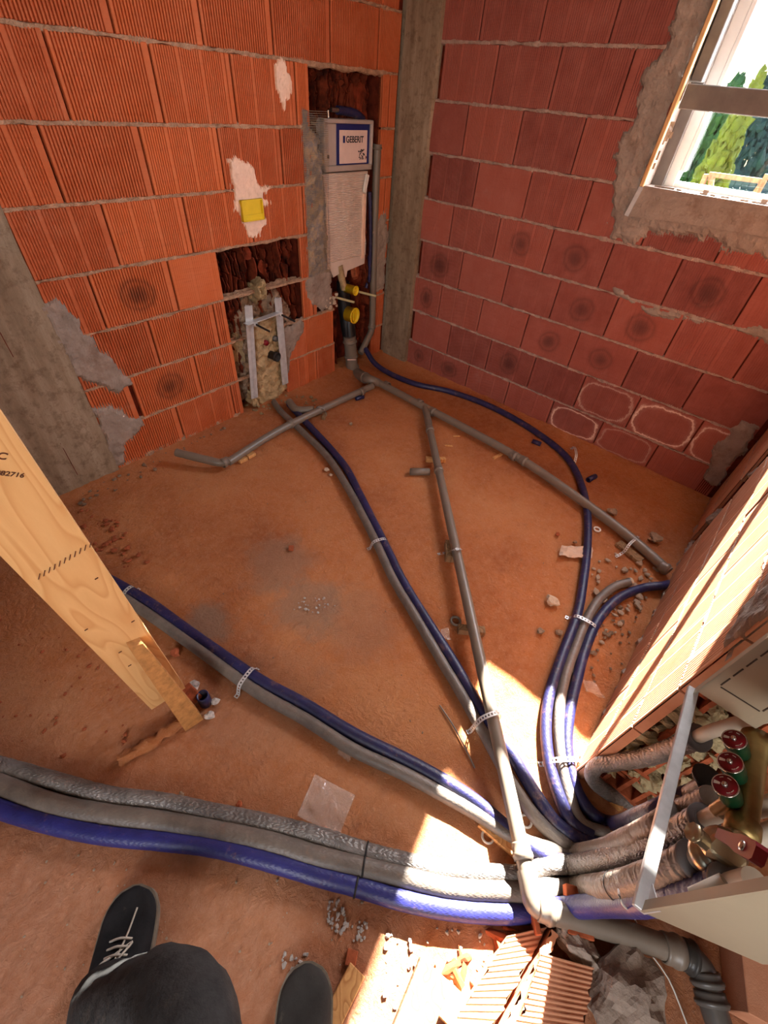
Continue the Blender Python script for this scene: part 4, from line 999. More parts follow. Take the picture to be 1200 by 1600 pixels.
# mesh and plaster strip left of the cistern
ms = MB(); n1, n2 = 22, 90
def msd(u, z): return .006 + .010 * nz((u * 8, z * 6, 3)) 
for i in range(n1):
    u = -.865 + i * .0095
    ms.tube([LW(u + .004 * math.sin(z_ * 9), msd(u, z_), z_) for z_ in np.linspace(.78, 1.63 - .0035 * i, 24)], .0011, 4)
for j_ in range(n2):
    z_ = .78 + j_ * .0095
    if z_ < 1.62: ms.tube([LW(u, msd(u, z_) + .001, z_) for u in np.linspace(-.868, -.665 - .00 * j_, 12)], .0011, 4)
tag(ms.build('plaster_mesh', M['mesh']), 'grey reinforcing mesh strip plastered beside the cistern', 'mesh')
mb = MB(); patch(mb, LW, [(-.855, 1.55), (-.74, 1.5), (-.70, 1.3), (-.69, .9), (-.70, .76), (-.84, .78), (-.86, 1.1)], .004, .010, .02, .008, 44, .04); patch(mb, LW, [(-.86, 1.62), (-.81, 1.62), (-.81, .8), (-.86, .8)], .004, .012, .01, .004, 45, .02)
mb.build('plaster_strip', M['mesh'], wl)
mb = MB(); rr = random.Random(6)
for i in range(26): mb.rock(LW(-.72 + rr.uniform(0, .13), -.01 + rr.uniform(0, .02), .50 + rr.uniform(0, .1)), rr.uniform(.008, .016), i, (1, 1, 1), .5, 1)
tag(mb.build('foam_crumbs', M['stone_pale'], wl), None)
mb = MB(); mb.tube(spline([L3p(578, 300, .0), L3p(579, 380, .0), L3p(577, 440, -.01)], .02), .012, 10); mb.build('blue_tube', M['ins_blue'], cs)

# yellow socket box in the putty
bx_ = thing('socket_box', LW(-1.28, 0, 1.15), 'yellow electrical box sunk in the pinkish white plaster patch', 'socket box')
mb = MB(); a, b, c, d = -1.352, -1.208, 1.145, 1.245
for (x0_, x1_, z0_, z1_) in ((a, b, c, c + .006), (a, b, d - .006, d), (a, a + .006, c, d), (b - .006, b, c, d)): lbox(mb, x0_, x1_, -.02, .024, z0_, z1_)
lbox(mb, a, b, -.022, .013, c, d); mb.build('box_shell', M['yellow'], bx_)
mb = MB(); lbox(mb, a + .006, b - .006, .013, .019, c + .003, c + .03); mb.build('fixing_lug', M['yellow'], bx_)

# ------------------------------------------------------------------ washbasin frame in the left niche
wb = thing('basin_frame', LW(-1.28, -.03, 0), 'galvanised washbasin mounting frame set in foam in the left niche', 'mounting frame')
def rail(px0, py0, px1, py1, d=.0, w_=.026):
    a = L3p(px0, py0, d); b = L3p(px1, py1, d); mb = MB(); z = (b - a).normalized(); x = z.cross(NL).normalized()
    for s_ in (-1, 1): mb.bar(a + x * s_ * w_ / 2, b + x * s_ * w_ / 2, .004, .03, x)
    mb.bar(a - NL * .013, b - NL * .013, .004, w_, NL.cross(z).cross(z) if False else x.cross(z)) 
    mb.box((a + b) / 2 - NL * .014, (w_, .003, (b - a).length), Matrix((x, NL, z)).transposed())
    up_ = mb.build('upright', M['zinc'], wb); mb = MB()
    for q in range(1, 12):
        mb.box(a.lerp(b, q / 12) - NL * .011, (.009, .002, .022), Matrix((x, NL, z)).transposed())
    mb.build('slots', M['rubber'], up_); return up_
rail(388, 478, 398, 622, .045); rail(434, 466, 446, 600, .045)
mb = MB(); a = L3p(384, 507, .066); b = L3p(437, 488, .066); mb.bar(a, b, .005, .045, NL, .001); tag(mb.build('cross_plate', M['zinc'], wb), None)
for (px, py, ex, ey) in ((396, 505, 28, 14), (436, 490, 26, 14)):
    p0 = L3p(px, py, .055); mb = MB(); mb.tube([p0, p0 + NL * .14 + EL * .01 - Vector((0, 0, .012))], .0065, 10); mb.build('threaded_rod', M['rubber'], wb)
    mb = MB(); mb.lathe(p0 + NL * .015, NL, [(.0, 0), (.016, 0), (.016, .01), (.010, .012), (0, .012)], 6); mb.build('nut', M['zinc'], wb)
mb = MB()
mb2poly = [(-1.37, .60), (-1.17, .60), (-1.14, .3), (-1.15, .05), (-1.22, .0), (-1.40, .0), (-1.41, .2)]
patch(mb, lambda u, d, z: LW(u, d - .01, z), mb2poly, .022, .010, .03, .02, 50, .02)
patch(mb, lambda u, d, z: LW(u, d - .09, z), [(-1.37, .60), (-1.17, .60), (-1.15, .05), (-1.4, .0)], .01, .012, .06, .01, 52, .01)
mb.build('foam_fill', M['foam'], wb)
mb = MB(); patch(mb, lambda u, d, z: LW(u, d - .10, z), [(-1.50, .66), (-1.40, .74), (-1.1, .72), (-.99, .62), (-.97, .45), (-1.1, .4), (-1.12, .05), (-1.5, .02), (-1.54, .3)], .04, .012, .06, .03, 51, .05); mb.build('mortar_fill', M['stone'], wb)
for (u_, d_, z_, r_, sd_, sq_) in ((-1.27, -.09, .66, .10, 8, (1.2, .5, .8)), (-1.47, -.07, .30, .055, 9, (.7, .5, 2)), (-1.44, -.02, .01, .06, 19, (1, .6, 1.1))):
    mb = MB(); mb.rock(LW(u_, d_, z_), r_, sd_, sq_, .6, 4); mb.build('foam_lump', M['foam'], wb)
p0 = L3p(424, 555, .02); mb = MB(); mb.lathe(p0 - NL * .02, NL + EL * .15, [(.027, 0), (.027, .05), (.032, .05), (.032, .075), (.024, .075), (.024, .02), (0, .02)], 22); mb.build('drain_mouth', M['rubber'], wb)
p0 = L3p(414, 535, .01); mb = MB(); mb.lathe(p0, NL, [(.018, 0), (.018, .02), (0, .02)], 14); tag(mb.build('hot_water_plug', M['red'], wb), 'red plug')
p0 = L3p(427, 528, .01); mb = MB(); mb.lathe(p0, NL, [(.018, 0), (.018, .03), (0, .03)], 14); mb.build('cold_water_plug', M['ht_dark'], wb)
p0 = L3p(467, 500, -.08); mb = MB(); mb.lathe(p0, NL, [(.035, 0), (.035, .03), (0, .03)], 18); mb.build('grommet', M['rubber'], wb)
mb = MB(); mb.tube(spline([L3p(470, 515, -.06), L3p(466, 540, -.03), L3p(462, 555, 0)], .01), .016, 10); mb.build
# stubs where pipes come out at the foot
mb = MB(); mb.tube(spline([FP(452, 628, .03), FP(464, 640, .04), FP(490, 640, .05)], .01), .027, 14, fn=wrinkle(.05, 60, 4)); tag(mb.build('drain_stub', M['ht']), 'short grey pipe stub at the foot of the washbasin frame', 'pipe')

# ------------------------------------------------------------------ manifold cabinet
cb = thing('manifold_cabinet', (-2.43, WY, .84), 'cream sheet metal manifold cabinet at the end of the pale wall', 'cabinet')
NB = YP(1003, 1425, -2.838); NT = YP(1203, 1411, -2.838); FB = YP(1086, 1078, -2.806); FT = YP(1202, 1018, -2.806)
NB2 = NB.copy(); upv = Vector((0, 0, 1))
mb = MB(); mb.bar(NB + Vector((0, .004, 0)), FB + Vector((0, .004, 0)), .020, .010, (0, 0, 1), .001); tag(mb.build('bottom_rail', M['zinc'], cb), None)
mb = MB(); mb.add([FB + Vector((-.005, .0, 0)), FB + Vector((-.005, -.04, 0)), FB + Vector((-.045, 0, 0)), FB + Vector((-.005, 0, .04))], [(0, 1, 2), (0, 2, 3)]); 
dvw = (FB - NB).normalized(); mb = MB(); mb.prism([(0, 0), (.05, 0), (0, .07)], 0, .002, lambda p, h: NB + dvw * p[1] * .7 + Vector((0, -.002 - h, p[0]))); mb.build('corner_gusset', M['zinc'], cb)
def plate(p, h, dep, t, name):
    mb = MB(); mb.add([p, p + Vector((0, -dep, 0)), p + Vector((0, -dep, h)), p + Vector((0, 0, h)), p + Vector((t, 0, 0)), p + Vector((t, -dep, 0)), p + Vector((t, -dep, h)), p + Vector((t, 0, h))],
                      [(0, 1, 2, 3), (4, 7, 6, 5), (0, 3, 7, 4), (1, 5, 6, 2), (3, 2, 6, 7), (0, 4, 5, 1)]); return mb.build(name, M['cabinet'], cb)
BB_ = YP(1192, 1507, -2.945); mb = MB(); q4 = [NB, BB_, Vector((BB_.x, BB_.y, NB.z + .62)), NB + Vector((0, 0, .62))]; mb.add(q4 + [p + Vector((.0018, 0, 0)) for p in q4], [(0, 1, 2, 3), (4, 7, 6, 5), (0, 3, 7, 4), (1, 5, 6, 2), (3, 2, 6, 7), (0, 4, 5, 1)]); mb.build('side_panel', M['cabinet'], cb)
plate(FB, .62, .115, .0018, 'side_panel')
for p, s_ in ((NB, 1), (FB, -1)):
    mb = MB(); mb.box(p + Vector((s_ * .008, .001, .31)), (.016, .003, .62)); mb.build('front_flange', M['cabinet'], cb)
for (zo, hh) in ((.05, .2), (.30, .2)):
    mb = MB()
    for yy in (-.02, -.095):
        for i in range(5): mb.box(FB + Vector((-.0008, yy, zo + .02 + i * .04)), (.001, .0025, .03))
    for zz in (zo, zo + hh): mb.box(FB + Vector((-.0008, -.0575, zz)), (.001, .07, .0025))
    mb.build('knockout_slot', M['cabinet_d'], cb)
mb = MB()
for zz in (.27,): mb.bar(FB + Vector((-.008, -.005, zz)), FB + Vector((-.008, -.11, zz)), .02, .01)
mb.build('stiffener', M['cabinet'], cb)
mb = MB(); mb.add([NB + Vector((0, -.115, .12)), FB + Vector((0, -.115, .12)), FB + Vector((0, -.115, .62)), NB + Vector((0, -.115, .62)), NB + Vector((0, -.117, .12)), FB + Vector((0, -.117, .12)), FB + Vector((0, -.117, .62)), NB + Vector((0, -.117, .62))],
   [(0, 1, 2, 3), (4, 7, 6, 5), (0, 4, 5, 1), (1, 5, 6, 2), (2, 6, 7, 3), (3, 7, 4, 0)]); mb.build('back_panel', M['cabinet'], cb)
mb = MB(); mb.bar(NB + Vector((.01, -.03, .0)), NB + Vector((.01, -.03, -.86)), .02, .02, (1, 0, 0)); 
# angled bottom skirt of the near side
mb = MB(); mb.add([NB, NB + Vector((.0, .0, .62)), NB + Vector((-.03, -.15, .62)), NB + Vector((-.0, -.115, -.02))], [(0, 1, 2, 3)])
# manifold
mf = thing('heating_manifold', YP(1150, 1230, -2.93), 'brass manifold with three green and red valve caps in the cabinet', 'manifold')
m0 = YP(1158, 1310, -2.935); m1 = YP(1182, 1152, -2.935); mb = MB(); ax = (m1 - m0).normalized(); Lm = (m1 - m0).length
mb.lathe(m0, ax, [(0, -.0), (.024, 0), (.026, .01), (.026, .03), (.021, .034), (.0215, Lm - .03), (.026, Lm - .028), (.026, Lm), (0, Lm)], 24); mb.build('manifold_bar', M['brass_d'], mf)
def valve(px, py, i):
    c = YP(px, py, -2.88); axv = Vector((-.18, .65, .79)).normalized(); base = c - axv * .048
    mb = MB(); tgt = m0 + ax * max(.03, min(Lm - .03, (base - m0).dot(ax))); mb.tube([tgt, base], .013, 14); mb.tube([base, base - Vector((.01, 0, .045))], .012, 14); mb.build('valve_body', M['brass'], mf)
    mb = MB(); mb.lathe(base, axv, [(0, 0), (.012, 0), (.0175, .005), (.018, .018), (.0195, .022), (.020, .044), (.020, .046), (.0185, .048), (0, .048)], 28); g = mb.build('valve_cap', M['green'], mf)
    mb = MB(); mb.lathe(base, axv, [(.0175, .0475), (.0175, .0495), (0, .0495)], 28); dsc = mb.build('dial', M['red'], g)
    x = axv.orthogonal().normalized(); ex = Vector((1, 0, 0)); ex = (ex - axv * ex.dot(axv)).normalized(); ey = axv.cross(ex)
    mb = MB(); mb.lathe(base, axv, [(.020, .0465), (.020, .0485), (.018, .0488), (.0175, .0465)], 28); mb.build('dial_ring', M['steel'], g)
    mb = MB(); mb.lathe(base, axv, [(.005, .0495), (.0045, .054), (.0025, .056), (0, .056)], 14); mb.build('screw', M['steel'], g)
    o_ = base + axv * .0497
    mb = MB(); mb.prism([(-.0018, .007), (.0018, .007), (.003, .016), (-.003, .016)], 0, .0004, lambda p, h: o_ + ex * p[0] + ey * p[1] + axv * h)
    for a0 in (-30, 20, 200, 230):
        for q in range(5):
            an = math.radians(a0 + q * 5); mb.box(o_ + (ex * math.cos(an) + ey * math.sin(an)) * .0135, (.0011, .0012, .0004), Matrix((ex, ey, axv)).transposed())
    mb.build('dial_marks', M['white_paint'], dsc)
    text('COLLETTORI'[:6], M['white_paint'], dsc, o_ + ey * -.012 - ex * .009, ex, ey, .0048, 'dial_print', .0001) if False else None
valve(1147, 1155, 0); valve(1141, 1191, 1); valve(1133, 1227, 2)
valve_names = None
bv = thing('ball_valve', YP(1120, 1340, -2.89), 'brass ball valve with a red lever below the three green caps', 'valve')
b0 = pth2[-1]; bd = (b0 - pth2[-5]).normalized(); mb = MB()
mb.lathe(b0 + bd * .03, bd, [(0, 0), (.022, 0), (.026, .004), (.030, .008), (.030, .022), (.026, .026), (.024, .03), (.022, .05), (0, .05)], 24); mb.build('union_nut', M['brass'], bv)
bc = b0 + bd * .09; mb = MB(); mb.rock(bc - Vector((0, 0, .03)), .034, 3, (1, 1, 1.0), .02, 3); mb.tube([bc, m0 + ax * .01], .019, 16); mb.lathe(bc + Vector((-.01, .02, 0)), Vector((-.2, .8, .35)), [(.013, -.02), (.013, .03), (.016, .03), (.016, .036), (0, .036)], 8); mb.build('valve_body', M['brass'], bv)
h0 = YP(1127, 1306, -2.86); h1 = YP(1188, 1337, -2.86); hd = (h1 - h0).normalized(); hn = (Vector((-.25, .85, .35)) - hd * hd.dot(Vector((-.25, .85, .35)))).normalized(); hx = hd.cross(hn)
Lh = (h1 - h0).length
mb = MB(); mb.prism([(0, -.007), (Lh * .45, -.010), (Lh * .6, -.013), (Lh * .95, -.013), (Lh, -.008), (Lh, .008), (Lh * .95, .012), (Lh * .6, .012), (Lh * .4, .008), (0, .007)], -.007, .007, lambda p, h: h0 + hd * p[0] + hx * p[1] + hn * h); mb.build('lever', M['red'], bv)
mb = MB(); mb.lathe(h0 + hd * Lh * .73 + hn * .006, hn, [(.007, 0), (.007, .003), (.004, .004), (0, .004)], 6); mb.build('lever_nut', M['steel'], bv)
mb = MB(); mb.lathe(YP(1102, 1217, -2.93), Vector((.1, .2, 1)), [(.0, 0), (.026, 0), (.028, .012), (.02, .014), (0, .014)], 18); tag(mb.build('rubber_grommet', M['rubber']), 'dark rubber sleeve end left of the lowest green cap', 'sleeve')
# thin white wire and dangling cable
mb = MB(); mb.tube(spline([YP(966, 1390, -2.88), YP(972, 1412, -2.88), FP(990, 1432, .12), FP(1010, 1480, .02), FP(1045, 1530, .01), FP(1075, 1605, .01)], .02), .0022, 6); tag(mb.build('white_cable', M['white_pl']), 'thin white cable trailing over the floor under the cabinet', 'cable')
mb = MB(); g0 = YP(1085, 1380, -2.86); mb.lathe(YP(1082, 1398, -2.86), Vector((.4, -.2, .5)), [(.009, 0), (.009, .05), (.007, .05), (.007, 0)], 12); tag(mb.build('pipe_clip', M['pale_pipe']), 'short pale plastic tube beside the lower corner of the cabinet', 'clip')

# ------------------------------------------------------------------ timber post
tp = thing('timber_post', FP(300, 1135), 'tall pine board standing upright at the left on a short batten', 'board')
zl_ = .10
Wa = FP(237, 1109, zl_); Wb = FP(290, 1075, zl_)
def RP(px, py, z): return FP(px, py, z)
# top edges picked where the board passes the left border, at a height found from its lean
lean = ray(475, 1351); lean = -lean / lean.z; lean = Vector((lean.x, lean.y, 1)) if True else lean
def lin_up(p, z): 
    d = -ray(475, 1351).normalized(); return p + d * ((z - p.z) / d.z)
mb = MB(); xw = (Wb - Wa); thk = .032; dn = -ray(475, 1351).normalized(); nrm = xw.cross(dn).normalized()
if nrm.dot(CAM - Wa) < 0: nrm = -nrm
Lb = 2.0
def bquad(a, b, h0_, h1_, t0, t1_, n=1):
    vs = []
    for h in (h0_, h1_):
        for (q, t) in ((a, t0), (b, t0), (b, t1_), (a, t1_)): vs.append(q + dn * h + nrm * t)
    return vs, [(0, 1, 2, 3), (4, 7, 6, 5), (0, 4, 5, 1), (1, 5, 6, 2), (2, 6, 7, 3), (3, 7, 4, 0)]
mb.add(*bquad(Wa, Wb, 0, Lb, -thk, 0)); mb.build('board', M['pine'], tp)
cc = FP(300, 1133); c2 = Wa.lerp(Wb, .70)
xh = xw.normalized()
ba = FP(290, 1143, .004); bb = FP(318, 1124, .004); L_ = (bb - ba).length
off = nrm * .002
def seg(p): return p
# short batten nailed on the face
bt_top = FP(222, 1000, .30)
mb = MB(); hgt = .32
va = [ba, bb, bb - nrm * .045, ba - nrm * .045]
def on_board(px, py):
    d = ray(px, py); t = (Wa - CAM).dot(nrm) / d.dot(nrm); return CAM + d * t
ta = on_board(197, 1004) + nrm * .022; tb = on_board(218, 996) + nrm * .022
vt = [ta, tb, tb - nrm * .024, ta - nrm * .024]
mb.add(va + vt, [(0, 3, 2, 1), (4, 5, 6, 7), (0, 1, 5, 4), (1, 2, 6, 5), (2, 3, 7, 6), (3, 0, 4, 7)]); tag(mb.build('batten', M['pine_end'], tp), 'short rough batten at the foot of the board')
mb = MB(); mb.bar(FP(290, 1075, .1), FP(308, 1092, .03), .04, .03, (0, 1, 0), .003); mb.build('wedge', M['brick_raw'], tp)
tx = (Wb - Wa).normalized()
def on_board(px, py):
    d = ray(px, py); t = (Wa - CAM).dot(nrm) / d.dot(nrm); return CAM + d * t
p_ = on_board(-14, 740); ex_ = (on_board(30, 745) - p_).normalized(); ey_ = nrm.cross(ex_)
text('C', M['ink'], tp, on_board(-7, 716) + nrm * .0005, ex_, ey_, .018, 'stamp', .0002)
text('082716', M['ink'], tp, on_board(-9, 741) + nrm * .0005, ex_, ey_, .0125, 'stamp', .0002)
for (px, py) in ((205, 972), (185, 1020), (200, 1041), (148, 905), (132, 985)): MB().bar(on_board(px, py) + nrm * .001, on_board(px + 5, py - 3) + nrm * .001, .002, .002).build('nail_mark', M['ink'], tp)
mb = MB()
for i in range(11): mb.bar(on_board(60 + i * 8, 905 - i * 5) + nrm * .0006, on_board(62 + i * 8, 896 - i * 5) + nrm * .0006, .001, .0015)
mb.build('saw_marks', M['ink'], tp)
mb = MB(); patch(mb, lambda u, d, z: Vector((0, 0, 0)), [(0, 0), (.01, 0), (.01, .01)], .001) if False else None

# ------------------------------------------------------------------ person: shoes and legs
pr = thing('person', (-3.2, -2.6, 0), 'person seen from above in dark trousers and black shoes, standing at the bottom', 'person')
def shoe(toe, heel, nm, matU, w_=.098, label=None):
    toe = Vector(toe); heel = Vector(heel); d = toe - heel; Ls = d.length; e = d.normalized(); s_ = Vector((-e.y, e.x, 0)); n = 26; m = 18; vs = []; mb = MB()
    def half(t): # half width along length
        return w_ / 2 * (.72 + .28 * math.sin(min(t, .75) / .75 * PI / 2 * 1.2) - .0) * (1 - max(0, (t - .72) / .28) ** 2.4 * .98) ** .55 * (min(1, t / .05 + .35)) ** .5
    for i in range(n + 1):
        t = i / n; h = .095 - .055 * max(0, min(1, (t - .25) / .45)) - .012 * max(0, (t - .8) / .2) ** 2; hw = max(half(t), .002); c = heel + e * Ls * t
        if t > .97: h *= .75
        for k in range(m + 1):
            a = PI * k / m; x = math.cos(a); y = math.sin(a)
            vs.append(c + s_ * hw * (abs(x) ** .75 * (1 if x > 0 else -1)) + Vector((0, 0, .022 + (h - .01) * y ** .7)))
    fs = [(i * (m + 1) + k, i * (m + 1) + k + 1, (i + 1) * (m + 1) + k + 1, (i + 1) * (m + 1) + k) for i in range(n) for k in range(m)]
    mb.add(vs, fs, smooth=True); mb.add(vs[:m + 1], [list(range(m + 1))]); up_ = mb.build(nm, matU, pr)
    mb = MB(); ring = []
    for sd in (1, -1):
        rng = range(n + 1) if sd == 1 else range(n, -1, -1)
        for i in rng: t = i / n; ring.append(heel + e * (Ls * t + (.004 if t > .9 else 0)) + s_ * sd * (max(half(t), .002) + .004))
    mb.add([p + Vector((0, 0, 0.002)) for p in ring] + [p + Vector((0, 0, .026)) for p in ring], [list(range(len(ring)))[::-1], list(range(len(ring), 2 * len(ring)))] + [(i, (i + 1) % len(ring), len(ring) + (i + 1) % len(ring), len(ring) + i) for i in range(len(ring))])
    mb.build('sole', M['sole'], up_)
    return up_, e, s_, Ls, heel
toe1 = FP(213, 1384, .03); heel1 = toe1 + (FP(172, 1575, .03) - toe1).normalized() * .315
s1, e, sd, Ls, hl = shoe((toe1.x, toe1.y, 0), (heel1.x, heel1.y, 0), 'shoe', M['shoe'], .142)
def top(t, x): return hl + e * Ls * t + sd * x + Vector((0, 0, .022 + .085 - .055 * max(0, min(1, (t - .25) / .45)) + .004 - abs(x) * .25))
for i in range(5):
    t = .44 + i * .05; mb = MB(); mb.tube(spline([top(t, -.028), top(t + .012, 0) + Vector((0, 0, .004)), top(t, .028)], .006), .0028, 8); mb.build('lace', M['lace'], s1)
mb = MB(); mb.tube(spline([top(.5, 0), top(.55, -.02) + Vector((0, 0, .015)), top(.62, -.03), top(.55, .005), top(.5, .03) + Vector((0, 0, .012)), top(.42, .02), top(.48, 0)], .006), .0028, 8); mb.build('lace', M['lace'], s1)
mb = MB(); mb.tube(spline([top(.5, 0), top(.66, -.012), top(.84, -.022)], .006), .0026, 8); mb.build('lace', M['lace'], s1)
mb = MB(); mb.tube(spline([top(.52, .01), top(.47, .03), top(.40, .045), top(.36, .05)], .006), .0026, 8); mb.build('lace', M['lace'], s1)
mb = MB()
for i in range(6): mb.box(hl + e * Ls * (.25 + i * .04) + sd * .057 + Vector((0, 0, .045)), (.004, .008, .012), Matrix((sd, e, Vector((0, 0, 1)))).transposed())
mb.build('stitching', M['lace'], s1)
toe2 = FP(481, 1505, .03); heel2 = toe2 + Vector((e.x + .15, e.y, 0)).normalized() * -.30
s2, e2, sd2, Ls2, hl2 = shoe((toe2.x, toe2.y, 0), (heel2.x, heel2.y, 0), 'shoe', M['shoe_g'], .138)
# trousers: skinned joints from waist to hems, one surface
ank1 = hl + e * Ls * .28 + Vector((0, 0, .12)); ank2 = hl2 + e2 * Ls2 * .28 + Vector((0, 0, .12))
kn1 = FP(284, 1592, .50) ; kn2 = Vector((ank2.x - .08, ank2.y - .12, .50))
pel = Vector((-3.34, -3.02, .95)); hp1 = pel + Vector((-.03, .10, -.05)); hp2 = pel + Vector((.10, -.02, -.05))
def limb(ank, kn, hip, r0, r1, r2, name, seed):
    P_ = spline([ank - Vector((0, 0, .03)), ank + (kn - ank) * .35, kn, kn + (hip - kn) * .5, hip, hip + (pel - hip) * .8 + Vector((0, 0, .06))], .02); n = len(P_); rs = []
    for i in range(n):
        t = i / (n - 1); rs.append(r0 + (r1 - r0) * min(1, t / .42) if t < .42 else r1 + (r2 - r1) * min(1, (t - .42) / .4))
    mb = MB(); mb.tube(P_, rs, 26, True, lambda L, a, r: r * (1 + .10 * nz((L * 9, math.cos(a) * 1.5 + seed, math.sin(a) * 1.5), 1, 3) + .03 * math.sin(L * 70 + math.cos(a) * 3) * max(0, 1 - L * 4)))
    return mb
mbt = limb(ank1, kn1, hp1, .075, .085, .10, 'x', 1); m2_ = limb(ank2, kn2, hp2, .07, .08, .10, 'x', 5)
b_ = len(mbt.v); mbt.v += m2_.v; mbt.f += [[i + b_ for i in f] for f in m2_.f]; mbt.uv += m2_.uv; mbt.m += m2_.m; mbt.sm += m2_.sm
mbt.build('trousers', M['denim'], pr)

# ------------------------------------------------------------------ bits on the floor
def lay(name, label, cat, mat, px, py, size, ang=0, z=0., bev=.002, group=None, tilt=0, P=None):
    c = P or FP(px, py, z); R = Matrix.Rotation(ang, 3, 'Z') @ Matrix.Rotation(tilt, 3, 'X'); mb = MB(); mb.box(c + Vector((0, 0, size[2] / 2)), size, R, bev); return tag(mb.build(name, mat), label, cat, group)
def ang(p, q, z=0): a = FP(*p, z); b = FP(*q, z); return math.atan2(b.y - a.y, b.x - a.x)
lay('wood_chip', 'small pale wood chip right of the thin drain pipe, upper of two', 'wood chip', M['pine_x'], 713, 682, (.05, .016, .008), ang((707, 682), (720, 682)))
lay('wood_chip', 'small pale wood chip right of the thin drain pipe, lower of two', 'wood chip', M['pine_x'], 701, 697, (.055, .016, .008), ang((692, 696), (710, 698)))
lay('wood_shim', 'thin wood shim beside the long diagonal drain pipe', 'wood shim', M['pine_x'], 777, 714, (.085, .022, .012), ang((765, 720), (788, 708)))
lay('wood_shim', 'wood shim under the top of the thin drain pipe', 'wood shim', M['pine_x'], 680, 721, (.13, .03, .03), ang((663, 721), (697, 722)))
lay('wood_block', 'pale wood block propping the left drain pipe, left of two', 'wood block', M['pine_x'], 379, 720, (.055, .04, .022), ang((372, 724), (388, 716)))
lay('wood_block', 'pale wood block propping the left drain pipe, right of two', 'wood block', M['pine_x'], 392, 713, (.055, .04, .022), ang((386, 716), (400, 709)))
lay('wood_shim', 'wood shim under the left drain pipe near the washbasin frame', 'wood shim', M['wood_old'], 507, 652, (.08, .025, .02), .6)
lay('wood_block', 'brown wood block strapped under the thin drain pipe', 'wood block', M['wood_old'], 703, 866, (.115, .06, .05), ang((692, 848), (694, 888)))
strap([FP(684, 866, .003), FP(694, 864, .003), FP(700, 862, .055), FP(712, 858, .112), FP(722, 858, .09)], 'perforated strap holding the thin drain pipe to the brown wood block', .014)
strap([FP(484, 644, .004), FP(492, 640, .03), FP(497, 636, .078), FP(507, 640, .06), FP(510, 650, .004)], 'perforated strap over the left drain pipe near the washbasin frame', .014)
lay('wood_shim', 'pale wood strip under the thin drain pipe above the sun patch', 'wood shim', M['wood_old'], 735, 988, (.12, .035, .035), ang((710, 985), (757, 990)))
lay('wood_shim', 'long pale wood strip beneath the strap in the sun patch', 'wood shim', M['pine_x'], 757, 1135, (.26, .035, .03), ang((740, 1090), (775, 1180)))
lay('wood_block', 'wood plank under the pipes at the sunny elbow', 'wood block', M['pine_x'], 802, 1325, (.24, .05, .02), ang((772, 1310), (812, 1345)), .0)
lay('clay_plate', 'orange clay plate on edge beside the sunny elbow', 'brick piece', M['brick_raw'], 818, 1395, (.19, .014, .075), ang((808, 1340), (826, 1425)), tilt=.1)
lay('wood_block', 'wood wedge near the upper grey loop beside the broken wall end', 'wood block', M['pine_x'], 970, 1240, (.12, .035, .025), ang((955, 1272), (985, 1210)), .02)
lay('brick_shard', 'small ridged orange brick piece on the gravel left of the sun patch', 'brick piece', M['brick_raw'], 549, 1497, (.034, .030, .014), .5)
lay('brick_shard', 'tiny orange brick piece left of the middle pipes', 'brick piece', M['brick_raw'], 455, 858, (.03, .025, .015), .8)
lay('wood_wedge', 'flat pale wood offcut beside the right shoe', 'wood block', M['pine_x'], 530, 1572, (.16, .05, .02), ang((515, 1600), (545, 1540)))
lay('wood_block', 'grey wood block at the bottom edge, left of two in the sun', 'wood block', M['wood_old'], 655, 1572, (.16, .09, .045), ang((640, 1600), (665, 1535)))
lay('wood_block', 'pale wood block at the bottom edge, right of two in the sun', 'wood block', M['pine_x'], 722, 1590, (.14, .07, .04), ang((705, 1560), (745, 1600)))
lay('wood_shim', 'small wood peg on the floor below the thick outlet pipe', 'wood shim', M['pine_x'], 965, 1498, (.05, .016, .012), ang((965, 1485), (966, 1512)))
lay('brick_shard', 'brick strip with ridges above the thick outlet pipe', 'brick piece', M['brick_raw'], 900, 1425, (.07, .11, .03), ang((880, 1420), (930, 1435)), .06)
# cut pipe pieces
def cyl(name, label, cat, mat, p, q, r, z=None, hollow=True):
    z = r if z is None else z; a = FP(*p, z); b = FP(*q, z); L_ = (b - a).length; mb = MB(); mb.lathe(a, b - a, [(r * .82, 0), (r, 0), (r, L_), (r * .82, L_), (r * .82, 0)], 22); return tag(mb.build(name, mat), label, cat)
lay('wood_block', 'weathered wood block strapped under the end of the diagonal drain pipe', 'wood block', M['wood_old'], 982, 864, (.15, .05, .02), ang((965, 850), (1000, 878)))
strap([FP(962, 870, .004), FP(975, 862, .03), FP(984, 850, .075), FP(993, 842, .06), FP(998, 838, .02)], 'perforated strap over the end of the diagonal drain pipe', .014)
cyl('pipe_offcut', 'short grey drain pipe offcut lying left of the thin drain pipe', 'pipe offcut', M['ht'], (641, 737), (671, 737), .023)
cyl('pipe_offcut', 'blue insulation offcut below the red wall, left of two', 'pipe offcut', M['ins_blue'], (832, 689), (845, 694), .016)
cyl('pipe_offcut', 'blue insulation offcut right of the long blue loop', 'pipe offcut', M['ins_blue'], (919, 750), (930, 744), .017)
cyl('pipe_offcut', 'blue insulation offcut at the corner under the left drain pipe', 'pipe offcut', M['ins_blue'], (556, 623), (568, 620), .016)
mb = MB(); c = FP(322, 1098, 0); mb.lathe(c, (0, 0, 1), [(.018, 0), (.0225, 0), (.0225, .065), (.018, .066), (.018, .01), (0, .01)], 24); tag(mb.build('pipe_offcut', M['ins_blue']), 'bright blue insulation offcut standing beside the foot of the timber', 'pipe offcut')
